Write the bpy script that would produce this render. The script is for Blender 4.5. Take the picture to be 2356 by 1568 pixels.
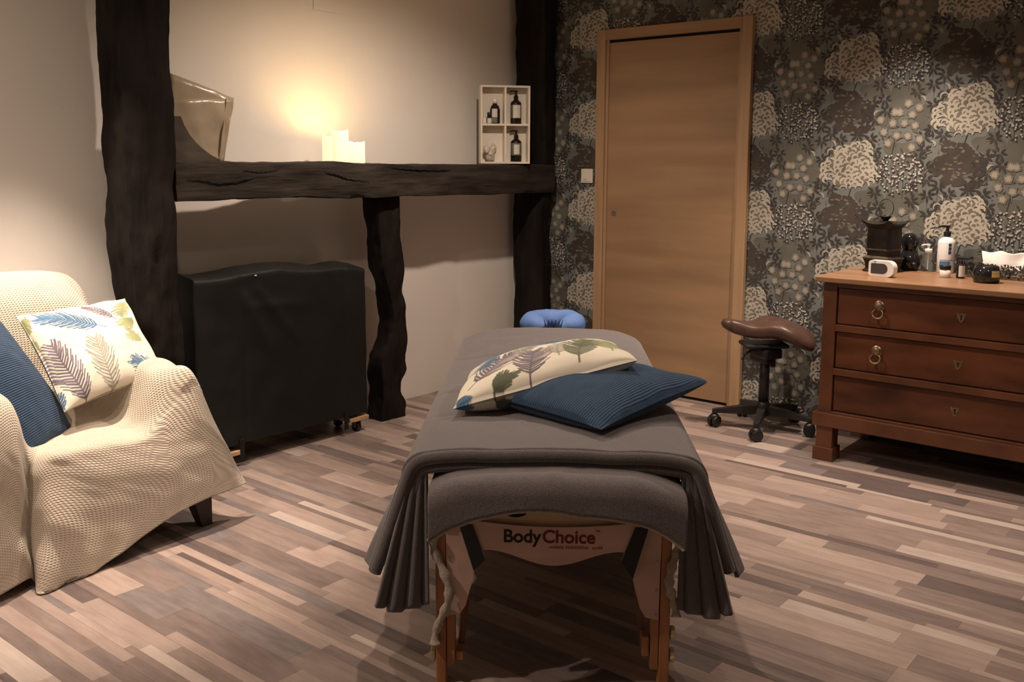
import bpy, math, random
import numpy as np
from mathutils import Matrix, Vector

# ------------------------------------------------------------------ clear
for o in list(bpy.data.objects): bpy.data.objects.remove(o)
scene = bpy.context.scene
COL = scene.collection

# ------------------------------------------------------------------ camera
# world: X along the plaster wall, Y towards it, camera above the origin
F, CX, CY, H0, EH = 2200., 1178., 675., 370., 1.32
th = math.atan((CY - H0) / F); roll = 0.005; hd = math.radians(39.4)
fh = np.array([math.cos(hd), math.sin(hd), 0.]); rt = np.array([math.sin(hd), -math.cos(hd), 0.]); upv = np.array([0, 0, 1.])
fw = fh * math.cos(th) - upv * math.sin(th); cu = upv * math.cos(th) + fh * math.sin(th)
r2 = rt * math.cos(roll) + cu * math.sin(roll); u2 = cu * math.cos(roll) - rt * math.sin(roll)
CAM = np.array([0, 0, EH])
cam = bpy.data.cameras.new('camera'); cam_o = bpy.data.objects.new('camera', cam); COL.objects.link(cam_o)
cam.sensor_width = 36; cam.lens = F / 2356 * 36; cam.shift_y = -(784 - CY) / 2356; cam.clip_start = .02
m4 = Matrix.Identity(4)
for i in range(3):
    m4[i][0], m4[i][1], m4[i][2], m4[i][3] = r2[i], u2[i], -fw[i], CAM[i]
cam_o.matrix_world = m4
scene.camera = cam_o

# ------------------------------------------------------------------ world, exposure, ceiling spots and an added fill
scene.view_settings.view_transform = 'Standard'; scene.view_settings.look = 'None'
scene.view_settings.gamma = 1; scene.view_settings.use_curve_mapping = False
scene.view_settings.exposure = 0.10
w = bpy.data.worlds.new('world'); scene.world = w; w.use_nodes = True
w.node_tree.nodes['Background'].inputs[0].default_value = (1, .85, .7, 1)
w.node_tree.nodes['Background'].inputs[1].default_value = .02
CEIL = 2.46
WARM = (1.0, .80, .65)
def spot(name, loc, target, power, size=70, blend=.45, col=WARM, rad=.03):
    l = bpy.data.lights.new(name, 'SPOT'); l.energy = power; l.spot_size = math.radians(size); l.spot_blend = blend
    l.color = col; l.shadow_soft_size = rad
    o = bpy.data.objects.new(name, l); COL.objects.link(o); o.location = loc
    d = Vector(target) - Vector(loc); o.rotation_euler = d.to_track_quat('-Z', 'Y').to_euler()
    return o
ZL = CEIL - .03
spot('spot_chair', (1.56, 3.15, ZL), (1.56, 3.19, 0), 290, 54, .7)
spot('spot_wall', (3.05, 2.50, ZL), (3.1, 2.75, 0), 118, 150, .9)
spot('spot_dresser', (4.10, 1.40, ZL), (4.10, 1.40, 0), 190, 90, .85)
spot('spot_table', (2.7, 1.4, ZL), (2.7, 1.4, 0), 10, 110, .7)
spot('spot_right', (3.0, .30, ZL), (3.0, .35, 0), 46, 130, .7)
spot('spot_left', (1.05, 1.80, ZL), (1.05, 1.8, 0), 30, 130, .7)
spot('corner_fill', (.15, 2.35, ZL), (.5, 2.6, .6), 85, 155, .9)  # unseen wide fill, added to lift shadows and the left wall

# ------------------------------------------------------------------ helpers
def ray(u, v): return fw + r2 * (u - CX) / F - u2 * (v - CY) / F
def onz(u, v, z): d = ray(u, v); return CAM + d * ((z - CAM[2]) / d[2])
def onx(u, v, x): d = ray(u, v); return CAM + d * (x / d[0])
def ony(u, v, y): d = ray(u, v); return CAM + d * (y / d[1])
rng = np.random.RandomState(7)

def vnoise(p, seed=0):
    p = np.asarray(p, float); i = np.floor(p).astype(np.int64); f = p - i; f = f * f * (3 - 2 * f)
    def h(a, b, c):
        n = (a * 374761393 + b * 668265263 + c * 2147483647 + seed * 1274126177) & 0xffffffff
        n = ((n ^ (n >> 13)) * 1274126177) & 0xffffffff
        return ((n ^ (n >> 16)) & 0xffff) / 65535.0
    x, y, z = i[..., 0], i[..., 1], i[..., 2]; fx, fy, fz = f[..., 0], f[..., 1], f[..., 2]
    def lerp(a, b, t): return a + (b - a) * t
    c = [[[h(x + a, y + b, z + d) for d in (0, 1)] for b in (0, 1)] for a in (0, 1)]
    r = lerp(lerp(lerp(c[0][0][0], c[1][0][0], fx), lerp(c[0][1][0], c[1][1][0], fx), fy),
             lerp(lerp(c[0][0][1], c[1][0][1], fx), lerp(c[0][1][1], c[1][1][1], fx), fy), fz)
    return r * 2 - 1
def fbm(p, oct=3, seed=0):
    p = np.asarray(p, float); s = 0; a = 1
    for k in range(oct): s = s + a * vnoise(p * 2 ** k, seed + k); a *= .5
    return s

def link(o, parent=None):
    COL.objects.link(o)
    if parent is not None: o.parent = parent
    return o
def tag(o, label=None, cat=None, group=None, kind=None):
    if label: o['label'] = label
    if cat: o['category'] = cat
    if group: o['group'] = group
    if kind: o['kind'] = kind
    return o
def thing(name, label, cat, loc=(0, 0, 0), rotz=0, group=None):
    o = bpy.data.objects.new(name, None); o.empty_display_size = .05
    o.location = loc; o.rotation_euler = (0, 0, rotz); link(o); return tag(o, label, cat, group)
def addmesh(name, verts, faces, mats, parent=None, smooth=False, fmat=None, uv=None, col=None):
    me = bpy.data.meshes.new(name); me.from_pydata([tuple(map(float, v)) for v in verts], [], [tuple(map(int, f)) for f in faces])
    for m in (mats if isinstance(mats, (list, tuple)) else [mats]): me.materials.append(m)
    if fmat is not None: me.polygons.foreach_set('material_index', np.asarray(fmat, np.int32))
    if smooth: me.polygons.foreach_set('use_smooth', np.ones(len(me.polygons), bool))
    li = np.empty(len(me.loops), np.int32); me.loops.foreach_get('vertex_index', li)
    if uv is not None:
        L = me.uv_layers.new(name='uv'); L.data.foreach_set('uv', np.asarray(uv, np.float32)[li].ravel())
    if col is not None:
        c = me.color_attributes.new('print', 'FLOAT_COLOR', 'POINT'); cc = np.ones((len(verts), 4), np.float32); cc[:, :3] = col
        c.data.foreach_set('color', cc.ravel())
    me.update()
    o = bpy.data.objects.new(name, me); link(o, parent); return o

class MB:
    def __init__(s): s.v = []; s.f = []; s.m = []; s.mi = 0
    def add(s, v, f):
        b = len(s.v); s.v += [tuple(p) for p in v]; s.f += [tuple(i + b for i in q) for q in f]; s.m += [s.mi] * len(f); return s
    def box(s, x0, x1, y0, y1, z0, z1, bev=0):
        if bev <= 0:
            v = [(x, y, z) for z in (z0, z1) for y in (y0, y1) for x in (x0, x1)]
            return s.add(v, [(0, 2, 3, 1), (4, 5, 7, 6), (0, 1, 5, 4), (2, 6, 7, 3), (0, 4, 6, 2), (1, 3, 7, 5)])
        import bmesh
        bm = bmesh.new(); bmesh.ops.create_cube(bm, size=1)
        for q in bm.verts: q.co = Vector(((x0 + x1) / 2 + q.co.x * (x1 - x0), (y0 + y1) / 2 + q.co.y * (y1 - y0), (z0 + z1) / 2 + q.co.z * (z1 - z0)))
        bmesh.ops.bevel(bm, geom=list(bm.edges), offset=bev, segments=2, profile=.5, affect='EDGES')
        bm.verts.index_update(); s.add([q.co[:] for q in bm.verts], [[q.index for q in f.verts] for f in bm.faces]); bm.free(); return s
    def prism(s, poly, axis, a, b):
        # poly: 2d points; extruded along axis ('x','y','z') from a to b
        n = len(poly)
        def P(p, t): return {'x': (t, p[0], p[1]), 'y': (p[0], t, p[1]), 'z': (p[0], p[1], t)}[axis]
        v = [P(p, a) for p in poly] + [P(p, b) for p in poly]
        return s.add(v, [tuple(range(n))[::-1], tuple(range(n, 2 * n))] + [(i, (i + 1) % n, n + (i + 1) % n, n + i) for i in range(n)])
    def lathe(s, prof, c=(0, 0, 0), n=24, capb=True, capt=True):
        v = []; f = []
        for r, z in prof:
            v += [(c[0] + r * math.cos(2 * math.pi * k / n), c[1] + r * math.sin(2 * math.pi * k / n), c[2] + z) for k in range(n)]
        for j in range(len(prof) - 1):
            f += [(j * n + k, j * n + (k + 1) % n, (j + 1) * n + (k + 1) % n, (j + 1) * n + k) for k in range(n)]
        if capb: f.append(tuple(range(n))[::-1])
        if capt: f.append(tuple(range((len(prof) - 1) * n, len(prof) * n)))
        return s.add(v, f)
    def tube(s, pts, r, n=8, cap=True, closed=False):
        pts = [Vector(p) for p in pts]; m = len(pts); rr = r if isinstance(r, (list, tuple)) else [r] * m
        v = []; f = []; a = None
        for i, p in enumerate(pts):
            t = (pts[(i + 1) % m] - pts[i - 1]) if closed else (pts[min(i + 1, m - 1)] - pts[max(i - 1, 0)])
            t.normalize()
            if a is None: a = t.cross(Vector((0, 0, 1)) if abs(t.z) < .9 else Vector((1, 0, 0))).normalized()
            a = (a - t * a.dot(t)).normalized(); b = t.cross(a).normalized()
            v += [p + (a * math.cos(2 * math.pi * k / n) + b * math.sin(2 * math.pi * k / n)) * rr[i] for k in range(n)]
        for j in range(m if closed else m - 1):
            q = (j + 1) % m
            f += [(j * n + k, j * n + (k + 1) % n, q * n + (k + 1) % n, q * n + k) for k in range(n)]
        if cap and not closed: f += [tuple(range(n)), tuple(range((m - 1) * n, m * n))[::-1]]
        return s.add([x[:] for x in v], f)
    def ball(s, c, r, n=12, m=8):
        rx, ry, rz = r if isinstance(r, (list, tuple)) else (r, r, r)
        prof = [(math.sin(math.pi * j / m), -math.cos(math.pi * j / m)) for j in range(m + 1)]; prof[0] = (.02, -1); prof[-1] = (.02, 1)
        t = MB().lathe(prof, n=n); return s.add([(c[0] + x * rx, c[1] + y * ry, c[2] + z * rz) for x, y, z in t.v], t.f)
    def grid(s, P):
        nu, nv = P.shape[:2]
        return s.add(P.reshape(-1, 3).tolist(), [(i * nv + j, (i + 1) * nv + j, (i + 1) * nv + j + 1, i * nv + j + 1) for i in range(nu - 1) for j in range(nv - 1)])
    def xf(s, loc=(0, 0, 0), rz=0, rx=0, ry=0, sc=1):
        M = Matrix.Translation(loc) @ Matrix.Rotation(rz, 4, 'Z') @ Matrix.Rotation(ry, 4, 'Y') @ Matrix.Rotation(rx, 4, 'X') @ Matrix.Scale(sc, 4)
        s.v = [(M @ Vector(p))[:] for p in s.v]; return s
    def join(s, o): return s.add(o.v, o.f)
    def build(s, name, mat, parent=None, smooth=False, org=None):
        v = s.v if org is None else [(p[0] - org[0], p[1] - org[1], p[2] - org[2]) for p in s.v]
        return addmesh(name, v, s.f, mat, parent, smooth, s.m if isinstance(mat, (list, tuple)) else None)
def shade_auto(o, ang=40):
    me = o.data; me.polygons.foreach_set('use_smooth', np.ones(len(me.polygons), bool))
    try: me.set_sharp_from_angle(angle=math.radians(ang))
    except Exception: pass
    return o
def smoothstep(a, b, x): t = np.clip((x - a) / (b - a), 0, 1); return t * t * (3 - 2 * t)
def catmull(P, n):
    P = np.asarray(P, float); m = len(P); t = np.linspace(0, m - 1, n); i = np.minimum(t.astype(int), m - 2); f = (t - i).reshape((-1,) + (1,) * (P.ndim - 1))
    p0 = P[np.maximum(i - 1, 0)]; p1 = P[i]; p2 = P[i + 1]; p3 = P[np.minimum(i + 2, m - 1)]
    return .5 * ((2 * p1) + (p2 - p0) * f + (2 * p0 - 5 * p1 + 4 * p2 - p3) * f ** 2 + (3 * p1 - p0 - 3 * p2 + p3) * f ** 3)
def normals(P):
    du = np.gradient(P, axis=0); dv = np.gradient(P, axis=1); n = np.cross(du, dv); return n / (np.linalg.norm(n, axis=-1, keepdims=True) + 1e-12)
def arcuv(P):
    du = np.linalg.norm(np.diff(P, axis=0), axis=-1); dv = np.linalg.norm(np.diff(P, axis=1), axis=-1)
    U = np.zeros(P.shape[:2]); V = np.zeros(P.shape[:2]); U[1:] = np.cumsum(du, 0); V[:, 1:] = np.cumsum(dv, 1)
    return np.stack([U, V], -1)
def sheet(name, P, mat, parent=None, thick=.004, uv=None, org=None):
    if org is not None: P = P - np.array(org)
    nu, nv = P.shape[:2]; g = MB().grid(P); U = arcuv(P) if uv is None else uv
    o = addmesh(name, g.v, g.f, mat, parent, True, uv=U.reshape(-1, 2))
    md = o.modifiers.new('thick', 'SOLIDIFY'); md.thickness = thick; md.offset = 0
    return o

# ------------------------------------------------------------------ materials
def nodes(name):
    m = bpy.data.materials.new(name); m.use_nodes = True; nt = m.node_tree; b = nt.nodes['Principled BSDF']; return m, nt, b
def mat(name, col, rough=.6, var=.0, scale=(8, 8, 8), coord='Object', bump=0., bscale=None, bdist=.002, metal=0, spec=.5, col2=None, detail=4, sheen=0, emis=None, es=0, alpha=None, trans=0, ior=1.45, sss=0):
    m, nt, b = nodes(name); N = nt.nodes; Lk = nt.links
    b.inputs['Base Color'].default_value = (*col, 1); b.inputs['Roughness'].default_value = rough; b.inputs['Metallic'].default_value = metal
    b.inputs['Specular IOR Level'].default_value = spec; b.inputs['IOR'].default_value = ior
    if sheen: b.inputs['Sheen Weight'].default_value = sheen; b.inputs['Sheen Roughness'].default_value = .6
    if trans: b.inputs['Transmission Weight'].default_value = trans
    if sss: b.inputs['Subsurface Weight'].default_value = sss; b.inputs['Subsurface Scale'].default_value = .01
    if alpha is not None: b.inputs['Alpha'].default_value = alpha
    if emis: b.inputs['Emission Color'].default_value = (*emis, 1); b.inputs['Emission Strength'].default_value = es
    if var or col2 or bump:
        if coord == 'World': g = N.new('ShaderNodeNewGeometry'); out = g.outputs['Position']
        else: g = N.new('ShaderNodeTexCoord'); out = g.outputs[coord]
        mp = N.new('ShaderNodeMapping'); mp.inputs['Scale'].default_value = scale; Lk.new(out, mp.inputs[0])
    if var or col2:
        nz = N.new('ShaderNodeTexNoise'); nz.inputs['Scale'].default_value = 1; nz.inputs['Detail'].default_value = detail; Lk.new(mp.outputs[0], nz.inputs[0])
        rp = N.new('ShaderNodeValToRGB'); rp.color_ramp.elements[0].position = .3; rp.color_ramp.elements[1].position = .7
        c1 = tuple(c * (1 - var) for c in col); c2 = col2 if col2 else tuple(min(1, c * (1 + var)) for c in col)
        rp.color_ramp.elements[0].color = (*c1, 1); rp.color_ramp.elements[1].color = (*c2, 1)
        Lk.new(nz.outputs[0], rp.inputs[0]); Lk.new(rp.outputs[0], b.inputs['Base Color'])
    if bump:
        mp2 = N.new('ShaderNodeMapping'); mp2.inputs['Scale'].default_value = bscale or scale; Lk.new(out, mp2.inputs[0])
        n2 = N.new('ShaderNodeTexNoise'); n2.inputs['Scale'].default_value = 1; n2.inputs['Detail'].default_value = 6; Lk.new(mp2.outputs[0], n2.inputs[0])
        bp = N.new('ShaderNodeBump'); bp.inputs['Strength'].default_value = bump; bp.inputs['Distance'].default_value = bdist
        Lk.new(n2.outputs[0], bp.inputs['Height']); Lk.new(bp.outputs[0], b.inputs['Normal'])
    return m
def weave(name, col, pu, pv, dist, rough=.9, var=.12, sheen=.3, shape='waffle', strength=1.0):
    m, nt, b = nodes(name); N = nt.nodes; Lk = nt.links
    b.inputs['Roughness'].default_value = rough; b.inputs['Sheen Weight'].default_value = sheen; b.inputs['Specular IOR Level'].default_value = .15
    uv = N.new('ShaderNodeUVMap'); uv.uv_map = 'uv'; sx = N.new('ShaderNodeSeparateXYZ')
    # slight irregularity of the yarn
    nz0 = N.new('ShaderNodeTexNoise'); nz0.inputs['Scale'].default_value = 14; Lk.new(uv.outputs[0], nz0.inputs[0])
    mx = N.new('ShaderNodeVectorMath'); mx.operation = 'SCALE'; mx.inputs['Scale'].default_value = .004; Lk.new(nz0.outputs['Color'], mx.inputs[0])
    ad = N.new('ShaderNodeVectorMath'); ad.operation = 'ADD'; Lk.new(uv.outputs[0], ad.inputs[0]); Lk.new(mx.outputs[0], ad.inputs[1])
    Lk.new(ad.outputs[0], sx.inputs[0])
    def mth(op, a, bb=None):
        n = N.new('ShaderNodeMath'); n.operation = op
        if isinstance(a, (int, float)): n.inputs[0].default_value = a
        else: Lk.new(a, n.inputs[0])
        if bb is not None:
            if isinstance(bb, (int, float)): n.inputs[1].default_value = bb
            else: Lk.new(bb, n.inputs[1])
        return n.outputs[0]
    row = mth('FLOOR', mth('MULTIPLY', sx.outputs[1], 1 / pv))
    off = mth('MULTIPLY', mth('MODULO', row, 2.0), math.pi)
    su = mth('SINE', mth('ADD', mth('MULTIPLY', sx.outputs[0], 2 * math.pi / pu), off))
    sv = mth('SINE', mth('MULTIPLY', sx.outputs[1], 2 * math.pi / pv))
    h = mth('MAXIMUM', su, sv) if shape == 'waffle' else mth('ADD', mth('MULTIPLY', su, .35), sv)
    bp = N.new('ShaderNodeBump'); bp.inputs['Strength'].default_value = strength; bp.inputs['Distance'].default_value = dist
    Lk.new(h, bp.inputs['Height']); Lk.new(bp.outputs[0], b.inputs['Normal'])
    nz = N.new('ShaderNodeTexNoise'); nz.inputs['Scale'].default_value = 30; Lk.new(uv.outputs[0], nz.inputs[0])
    rp = N.new('ShaderNodeValToRGB'); rp.color_ramp.elements[0].color = (*[c * (1 - var) for c in col], 1); rp.color_ramp.elements[1].color = (*[min(1, c * (1 + var)) for c in col], 1)
    Lk.new(nz.outputs[0], rp.inputs[0]); Lk.new(rp.outputs[0], b.inputs['Base Color'])
    return m
def vcolmat(name, rough=.85, bump=.25):
    m, nt, b = nodes(name); N = nt.nodes; Lk = nt.links
    a = N.new('ShaderNodeVertexColor'); a.layer_name = 'print'; Lk.new(a.outputs[0], b.inputs['Base Color']); b.inputs['Roughness'].default_value = rough
    b.inputs['Specular IOR Level'].default_value = .2; b.inputs['Sheen Weight'].default_value = .15
    uv = N.new('ShaderNodeUVMap'); uv.uv_map = 'uv'; nz = N.new('ShaderNodeTexNoise'); nz.inputs['Scale'].default_value = 900; Lk.new(uv.outputs[0], nz.inputs[0])
    bp = N.new('ShaderNodeBump'); bp.inputs['Strength'].default_value = bump; bp.inputs['Distance'].default_value = .001; Lk.new(nz.outputs[0], bp.inputs['Height']); Lk.new(bp.outputs[0], b.inputs['Normal'])
    return m

M_plaster = mat('plaster', (.80, .765, .71), .85, .03, (1.5, 1.5, 1.5), 'World', .35, (9, 9, 9), .004)
M_ceil = mat('ceiling_paint', (.86, .83, .78), .9, .02, (2, 2, 2), 'World')
M_timber = mat('dark_stained_oak', (.0120, .0092, .0080), .8, .5, (14, 14, 3), 'World', .9, (34, 34, 7), .008, spec=.15)
M_timber_h = mat('dark_stained_oak_beam', (.032, .026, .021), .78, .5, (3, 14, 16), 'World', 1.0, (6, 34, 40), .009, spec=.2)
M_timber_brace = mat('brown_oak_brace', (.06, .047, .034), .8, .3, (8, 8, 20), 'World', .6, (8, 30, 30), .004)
M_door = mat('oak_veneer', (.33, .208, .118), .45, .17, (3, 1.1, 9.5), 'World', .15, (8, 4, 160), .0008, spec=.35)
M_frame = mat('oak_door_frame', (.40, .26, .15), .45, .12, (30, 30, 2), 'World', .15, (90, 90, 5), .0008, spec=.35)
M_dark = mat('black_gap', (.006, .005, .005), .9, .2, (9, 9, 9))
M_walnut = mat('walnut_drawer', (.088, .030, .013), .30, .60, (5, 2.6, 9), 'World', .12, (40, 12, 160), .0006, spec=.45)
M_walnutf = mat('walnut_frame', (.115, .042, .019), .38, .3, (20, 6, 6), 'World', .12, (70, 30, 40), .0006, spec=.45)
M_waltop_lit = mat('walnut_top_lit', (.265, .145, .078), .33, .2, (16, 2.2, 8), 'World', .1, (120, 14, 60), .0005, spec=.5)  # same wood as the drawers; stronger light on the top painted in
M_brass = mat('aged_brass', (.30, .22, .14), .38, .25, (40, 40, 40), metal=.9)
M_brassd = mat('worn_brass_plate', (.20, .14, .07), .45, .3, (60, 60, 60), metal=.6)
M_black = mat('black_plastic', (.012, .012, .013), .42, .2, (20, 20, 20))
M_blackm = mat('black_metal', (.02, .019, .019), .38, .2, (20, 20, 20), metal=.3)
M_leather = mat('brown_leather', (.082, .044, .032), .38, .15, (18, 18, 18), bump=.2, bscale=(160, 160, 160), bdist=.0006, spec=.5)
M_cover = mat('black_cover_fabric', (.0075, .0080, .0072), .6, .2, (6, 6, 6), bump=.3, bscale=(300, 300, 300), bdist=.0006, spec=.35)
M_pine = mat('pale_pine', (.48, .30, .17), .6, .2, (14, 3, 30), 'World')
M_plywood = mat('beech_plywood', (.60, .41, .34), .5, .10, (3, 3, 22), 'Object', .1, (10, 10, 120), .0004)
M_beech = mat('orange_beech', (.42, .19, .085), .42, .16, (30, 30, 3), 'Object', .1, (90, 90, 6), .0005)
M_beechd = mat('brown_beech', (.20, .10, .055), .5, .2, (30, 30, 3), 'Object')
M_knob = mat('ivory_plastic', (.70, .60, .38), .4, .08, (20, 20, 20))
M_rail = mat('pale_rail_wood', (.62, .47, .29), .5, .08, (4, 4, 30))
M_towel = mat('taupe_fleece', (.108, .092, .094), .95, .20, (260, 260, 260), 'Object', .7, (420, 420, 420), .003, sheen=.4, spec=.1)
M_towel2 = mat('taupe_fleece_sheet', (.125, .106, .107), .95, .22, (240, 240, 240), 'Object', .8, (380, 380, 380), .003, sheen=.4, spec=.1)
M_sherpa = mat('cream_sherpa', (.36, .30, .235), .95, .2, (200, 200, 200), 'Object', .9, (300, 300, 300), .003, sheen=.5)
M_throw = weave('beige_waffle_throw', (.60, .52, .42), .0115, .0080, .0012)
M_blue = weave('blue_ribbed_cotton', (.034, .066, .120), .009, .0078, .0009, sheen=.08, shape='rib', var=.2)
M_print = vcolmat('leaf_print_cotton')
M_cradle = mat('blue_vinyl_cotton', (.115, .215, .50), .7, .10, (9, 9, 9), bump=.5, bscale=(40, 40, 40), bdist=.003)
M_white = mat('white_paint', (.74, .68, .58), .5, .04, (9, 9, 9), bump=.2, bscale=(80, 80, 80), bdist=.0005)
M_whitep = mat('white_plastic', (.80, .79, .78), .35, .03, (9, 9, 9))
M_label = mat('white_paper_label', (.62, .57, .50), .7, .05, (60, 60, 60))
M_amber = mat('dark_amber_glass', (.014, .008, .006), .12, .2, (9, 9, 9), spec=.6)
M_green = mat('grey_green_label', (.13, .15, .12), .6, .2, (40, 40, 40))
M_brownred = mat('brown_label', (.22, .09, .06), .6, .2, (40, 40, 40))
M_glass = mat('clear_plastic', (.95, .95, .93), .08, .01, (9, 9, 9), trans=1.0, ior=1.3)
M_acryl = mat('clear_acrylic', (.93, .93, .92), .05, .01, (9, 9, 9), trans=1.0, ior=1.2)
M_tissue = mat('tissue_paper', (.86, .82, .78), .9, .04, (20, 20, 20))
M_bronze = mat('dark_bronze', (.016, .012, .009), .5, .5, (30, 30, 30), bump=.6, bscale=(60, 60, 60), bdist=.002, metal=.3)
M_bronze2 = mat('bronze_edge', (.075, .060, .040), .5, .4, (40, 40, 40), bump=.4, bscale=(80, 80, 80), bdist=.001, metal=.3)
M_smoke = mat('smoked_glass', (.012, .012, .013), .08, .3, (9, 9, 9), spec=.7)
M_screen = mat('dark_grey_screen', (.055, .050, .055), .3, .1, (9, 9, 9))
M_ink = mat('black_ink', (.012, .008, .008), .6, .1, (40, 40, 40))
M_red = mat('red_ink', (.16, .012, .012), .6, .1, (40, 40, 40))
M_pinkink = mat('pale_red_ink', (.30, .13, .10), .6, .1, (40, 40, 40))
M_blueink = mat('blue_label_ink', (.05, .17, .36), .5, .1, (40, 40, 40))
M_navy = mat('navy_ink', (.035, .05, .13), .5, .1, (40, 40, 40))
M_gold = mat('gold_label', (.50, .40, .19), .5, .1, (40, 40, 40))
M_bag = mat('beige_translucent_plastic', (.52, .43, .31), .22, .10, (10, 10, 10), 'World', .5, (14, 14, 14), .006, trans=.35, spec=.6)
M_stone = mat('pale_quartz', (.66, .58, .50), .4, .2, (40, 40, 40), trans=.2)
M_chairw = mat('dark_chair_wood', (.05, .028, .018), .5, .3, (20, 20, 4))
M_chairf = mat('brown_upholstery', (.16, .12, .09), .9, .1, (20, 20, 20))
M_steel = mat('grey_steel', (.35, .33, .31), .35, .1, (30, 30, 30), metal=.8)

# ------------------------------------------------------------------ room shell
XR, YB = 4.69, 3.76
XL, YF = -1.5, -1.7
def shell(name, b, m): return tag(b.build(name, m), kind='structure')
shell('wall_back', MB().box(XL, XR + .2, YB, YB + .12, -.05, CEIL), M_plaster)
shell('wall_left', MB().box(XL - .1, XL, YF, YB, -.05, CEIL), M_plaster)
shell('wall_front', MB().box(XL, XR, YF - .1, YF, -.05, CEIL), M_plaster)
shell('ceiling', MB().box(XL - .1, XR + .2, YF - .1, YB + .12, CEIL, CEIL + .1), M_ceil)
def wp(name, c, var=.12): return mat(name, c, .75, var, (9, 9, 9), 'World', .12, (200, 200, 200), .0004)
W_ground = mat('wallpaper_ground', (.126, .138, .130), .75, .0, (7, 7, 7), 'World', .12, (160, 160, 160), .0005, col2=(.164, .178, .168))
W_mid = wp('print_olive', (.108, .108, .090), .18)
W_brown = wp('print_brown', (.054, .043, .035), .25)
W_dark = wp('print_dark_leaf', (.038, .033, .031), .25)
W_cream = wp('print_cream', (.40, .375, .315), .10)
W_pale = wp('print_pale', (.32, .30, .25), .12)
W_shade = wp('print_taupe', (.15, .128, .10), .2)
W_white = wp('print_white', (.46, .43, .39), .1)
wall_right = shell('wall_right', MB().box(XR, XR + .12, YF, YB, -.05, CEIL), W_ground)

# ---- printed wallpaper repeat: half drop, 0.515 x 0.505 m, drawn as flat print polygons lying on the wall
WM = [W_mid, W_brown, W_dark, W_shade, W_cream, W_pale, W_white]
cell = [[] for _ in WM]                         # polygons in (h, z): h to the viewer's right
wr = np.random.RandomState(3)
def blob(c, r, n=9, jag=.25, sq=1., ang=0):
    n = n if n < 8 else n * 2
    a = np.linspace(0, 2 * math.pi, n, endpoint=False) + wr.rand(); k1, k2 = wr.randint(2, 4), wr.randint(4, 7)
    rr = r * (1 + jag * .5 * np.sin(k1 * a + 6 * wr.rand()) + jag * .45 * np.sin(k2 * a + 6 * wr.rand()))
    x = rr * np.cos(a); y = rr * np.sin(a) * sq; ca, sa = math.cos(ang), math.sin(ang)
    return np.stack([c[0] + x * ca - y * sa, c[1] + x * sa + y * ca], 1)
def crescent(c, r, ang, wdt=.5, span=4.0, n=7):
    a = np.linspace(-span / 2, span / 2, n) + ang
    o = np.stack([c[0] + r * np.cos(a), c[1] + r * np.sin(a)], 1)
    k = 1 - wdt * np.sin(np.linspace(.25, math.pi - .25, n)); i = np.stack([c[0] + r * k * np.cos(a), c[1] + r * k * np.sin(a)], 1)[::-1]
    return o, i[::-1]
def lance(p, ang, ln, wd):
    t = np.array([0, .3, .62, 1., .62, .3]); s = np.array([0, .8, .9, 0, -.9, -.8]); ca, sa = math.cos(ang), math.sin(ang)
    x = t * ln; y = s * wd / 2
    return np.stack([p[0] + x * ca - y * sa, p[1] + x * sa + y * ca], 1)
def stem(a, b, wdt):
    a = np.array(a); b = np.array(b); d = b - a; n = np.array([-d[1], d[0]]) / (np.linalg.norm(d) + 1e-9) * wdt / 2
    return np.array([a + n, b + n * .6, b - n * .6, a - n])
def quads_between(o, i): return [np.array([o[k], o[k + 1], i[k + 1], i[k]]) for k in range(len(o) - 1)]
# olive washes in the ground
for c, r, s in [((.25, .06), .085, .8), ((-.23, .10), .06, .9), ((.10, -.14), .06, .8), ((.16, .22), .06, .7), ((-.02, .24), .07, .6), ((.22, -.18), .06, .9), ((-.17, -.02), .05, 1.3)]:
    cell[0].append(blob(c, r, 13, .35, s))
# brown foliage mass
for h, z in [(-0.075, -0.146), (-0.012, -0.154), (-0.075, -0.209), (-0.012, -0.207), (-0.04, -0.241), (0.034, -0.208), (-0.127, -0.261), (0.015, -0.228), (-0.059, -0.271), (-0.005, -0.272), (-0.077, -0.311), (-0.01, -0.315), (0.023, -0.186), (.05, -.255), (-.10, -.235), (.07, -.225), (-.05, -.18), (.055, -.325)]:
    r = .018 + .011 * wr.rand()
    cell[1].append(blob((h, z), r, 11, .3, .72, wr.rand() - .5))
    for k in range(4): cell[1].append(blob((h + .042 * (wr.rand() - .5) * 2, z + .026 * (wr.rand() - .5) * 2), .011 + .008 * wr.rand(), 8, .3, .7))
for k in range(16): cell[3].append(blob((-.03 + .18 * (wr.rand() - .5), -.23 + .15 * (wr.rand() - .5)), .006 + .005 * wr.rand(), 6, .3, .6))
cell[2] += [stem((.01, -.10), (-.005, -.16), .006), stem((.0, -.02), (.01, -.11), .004)]
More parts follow.
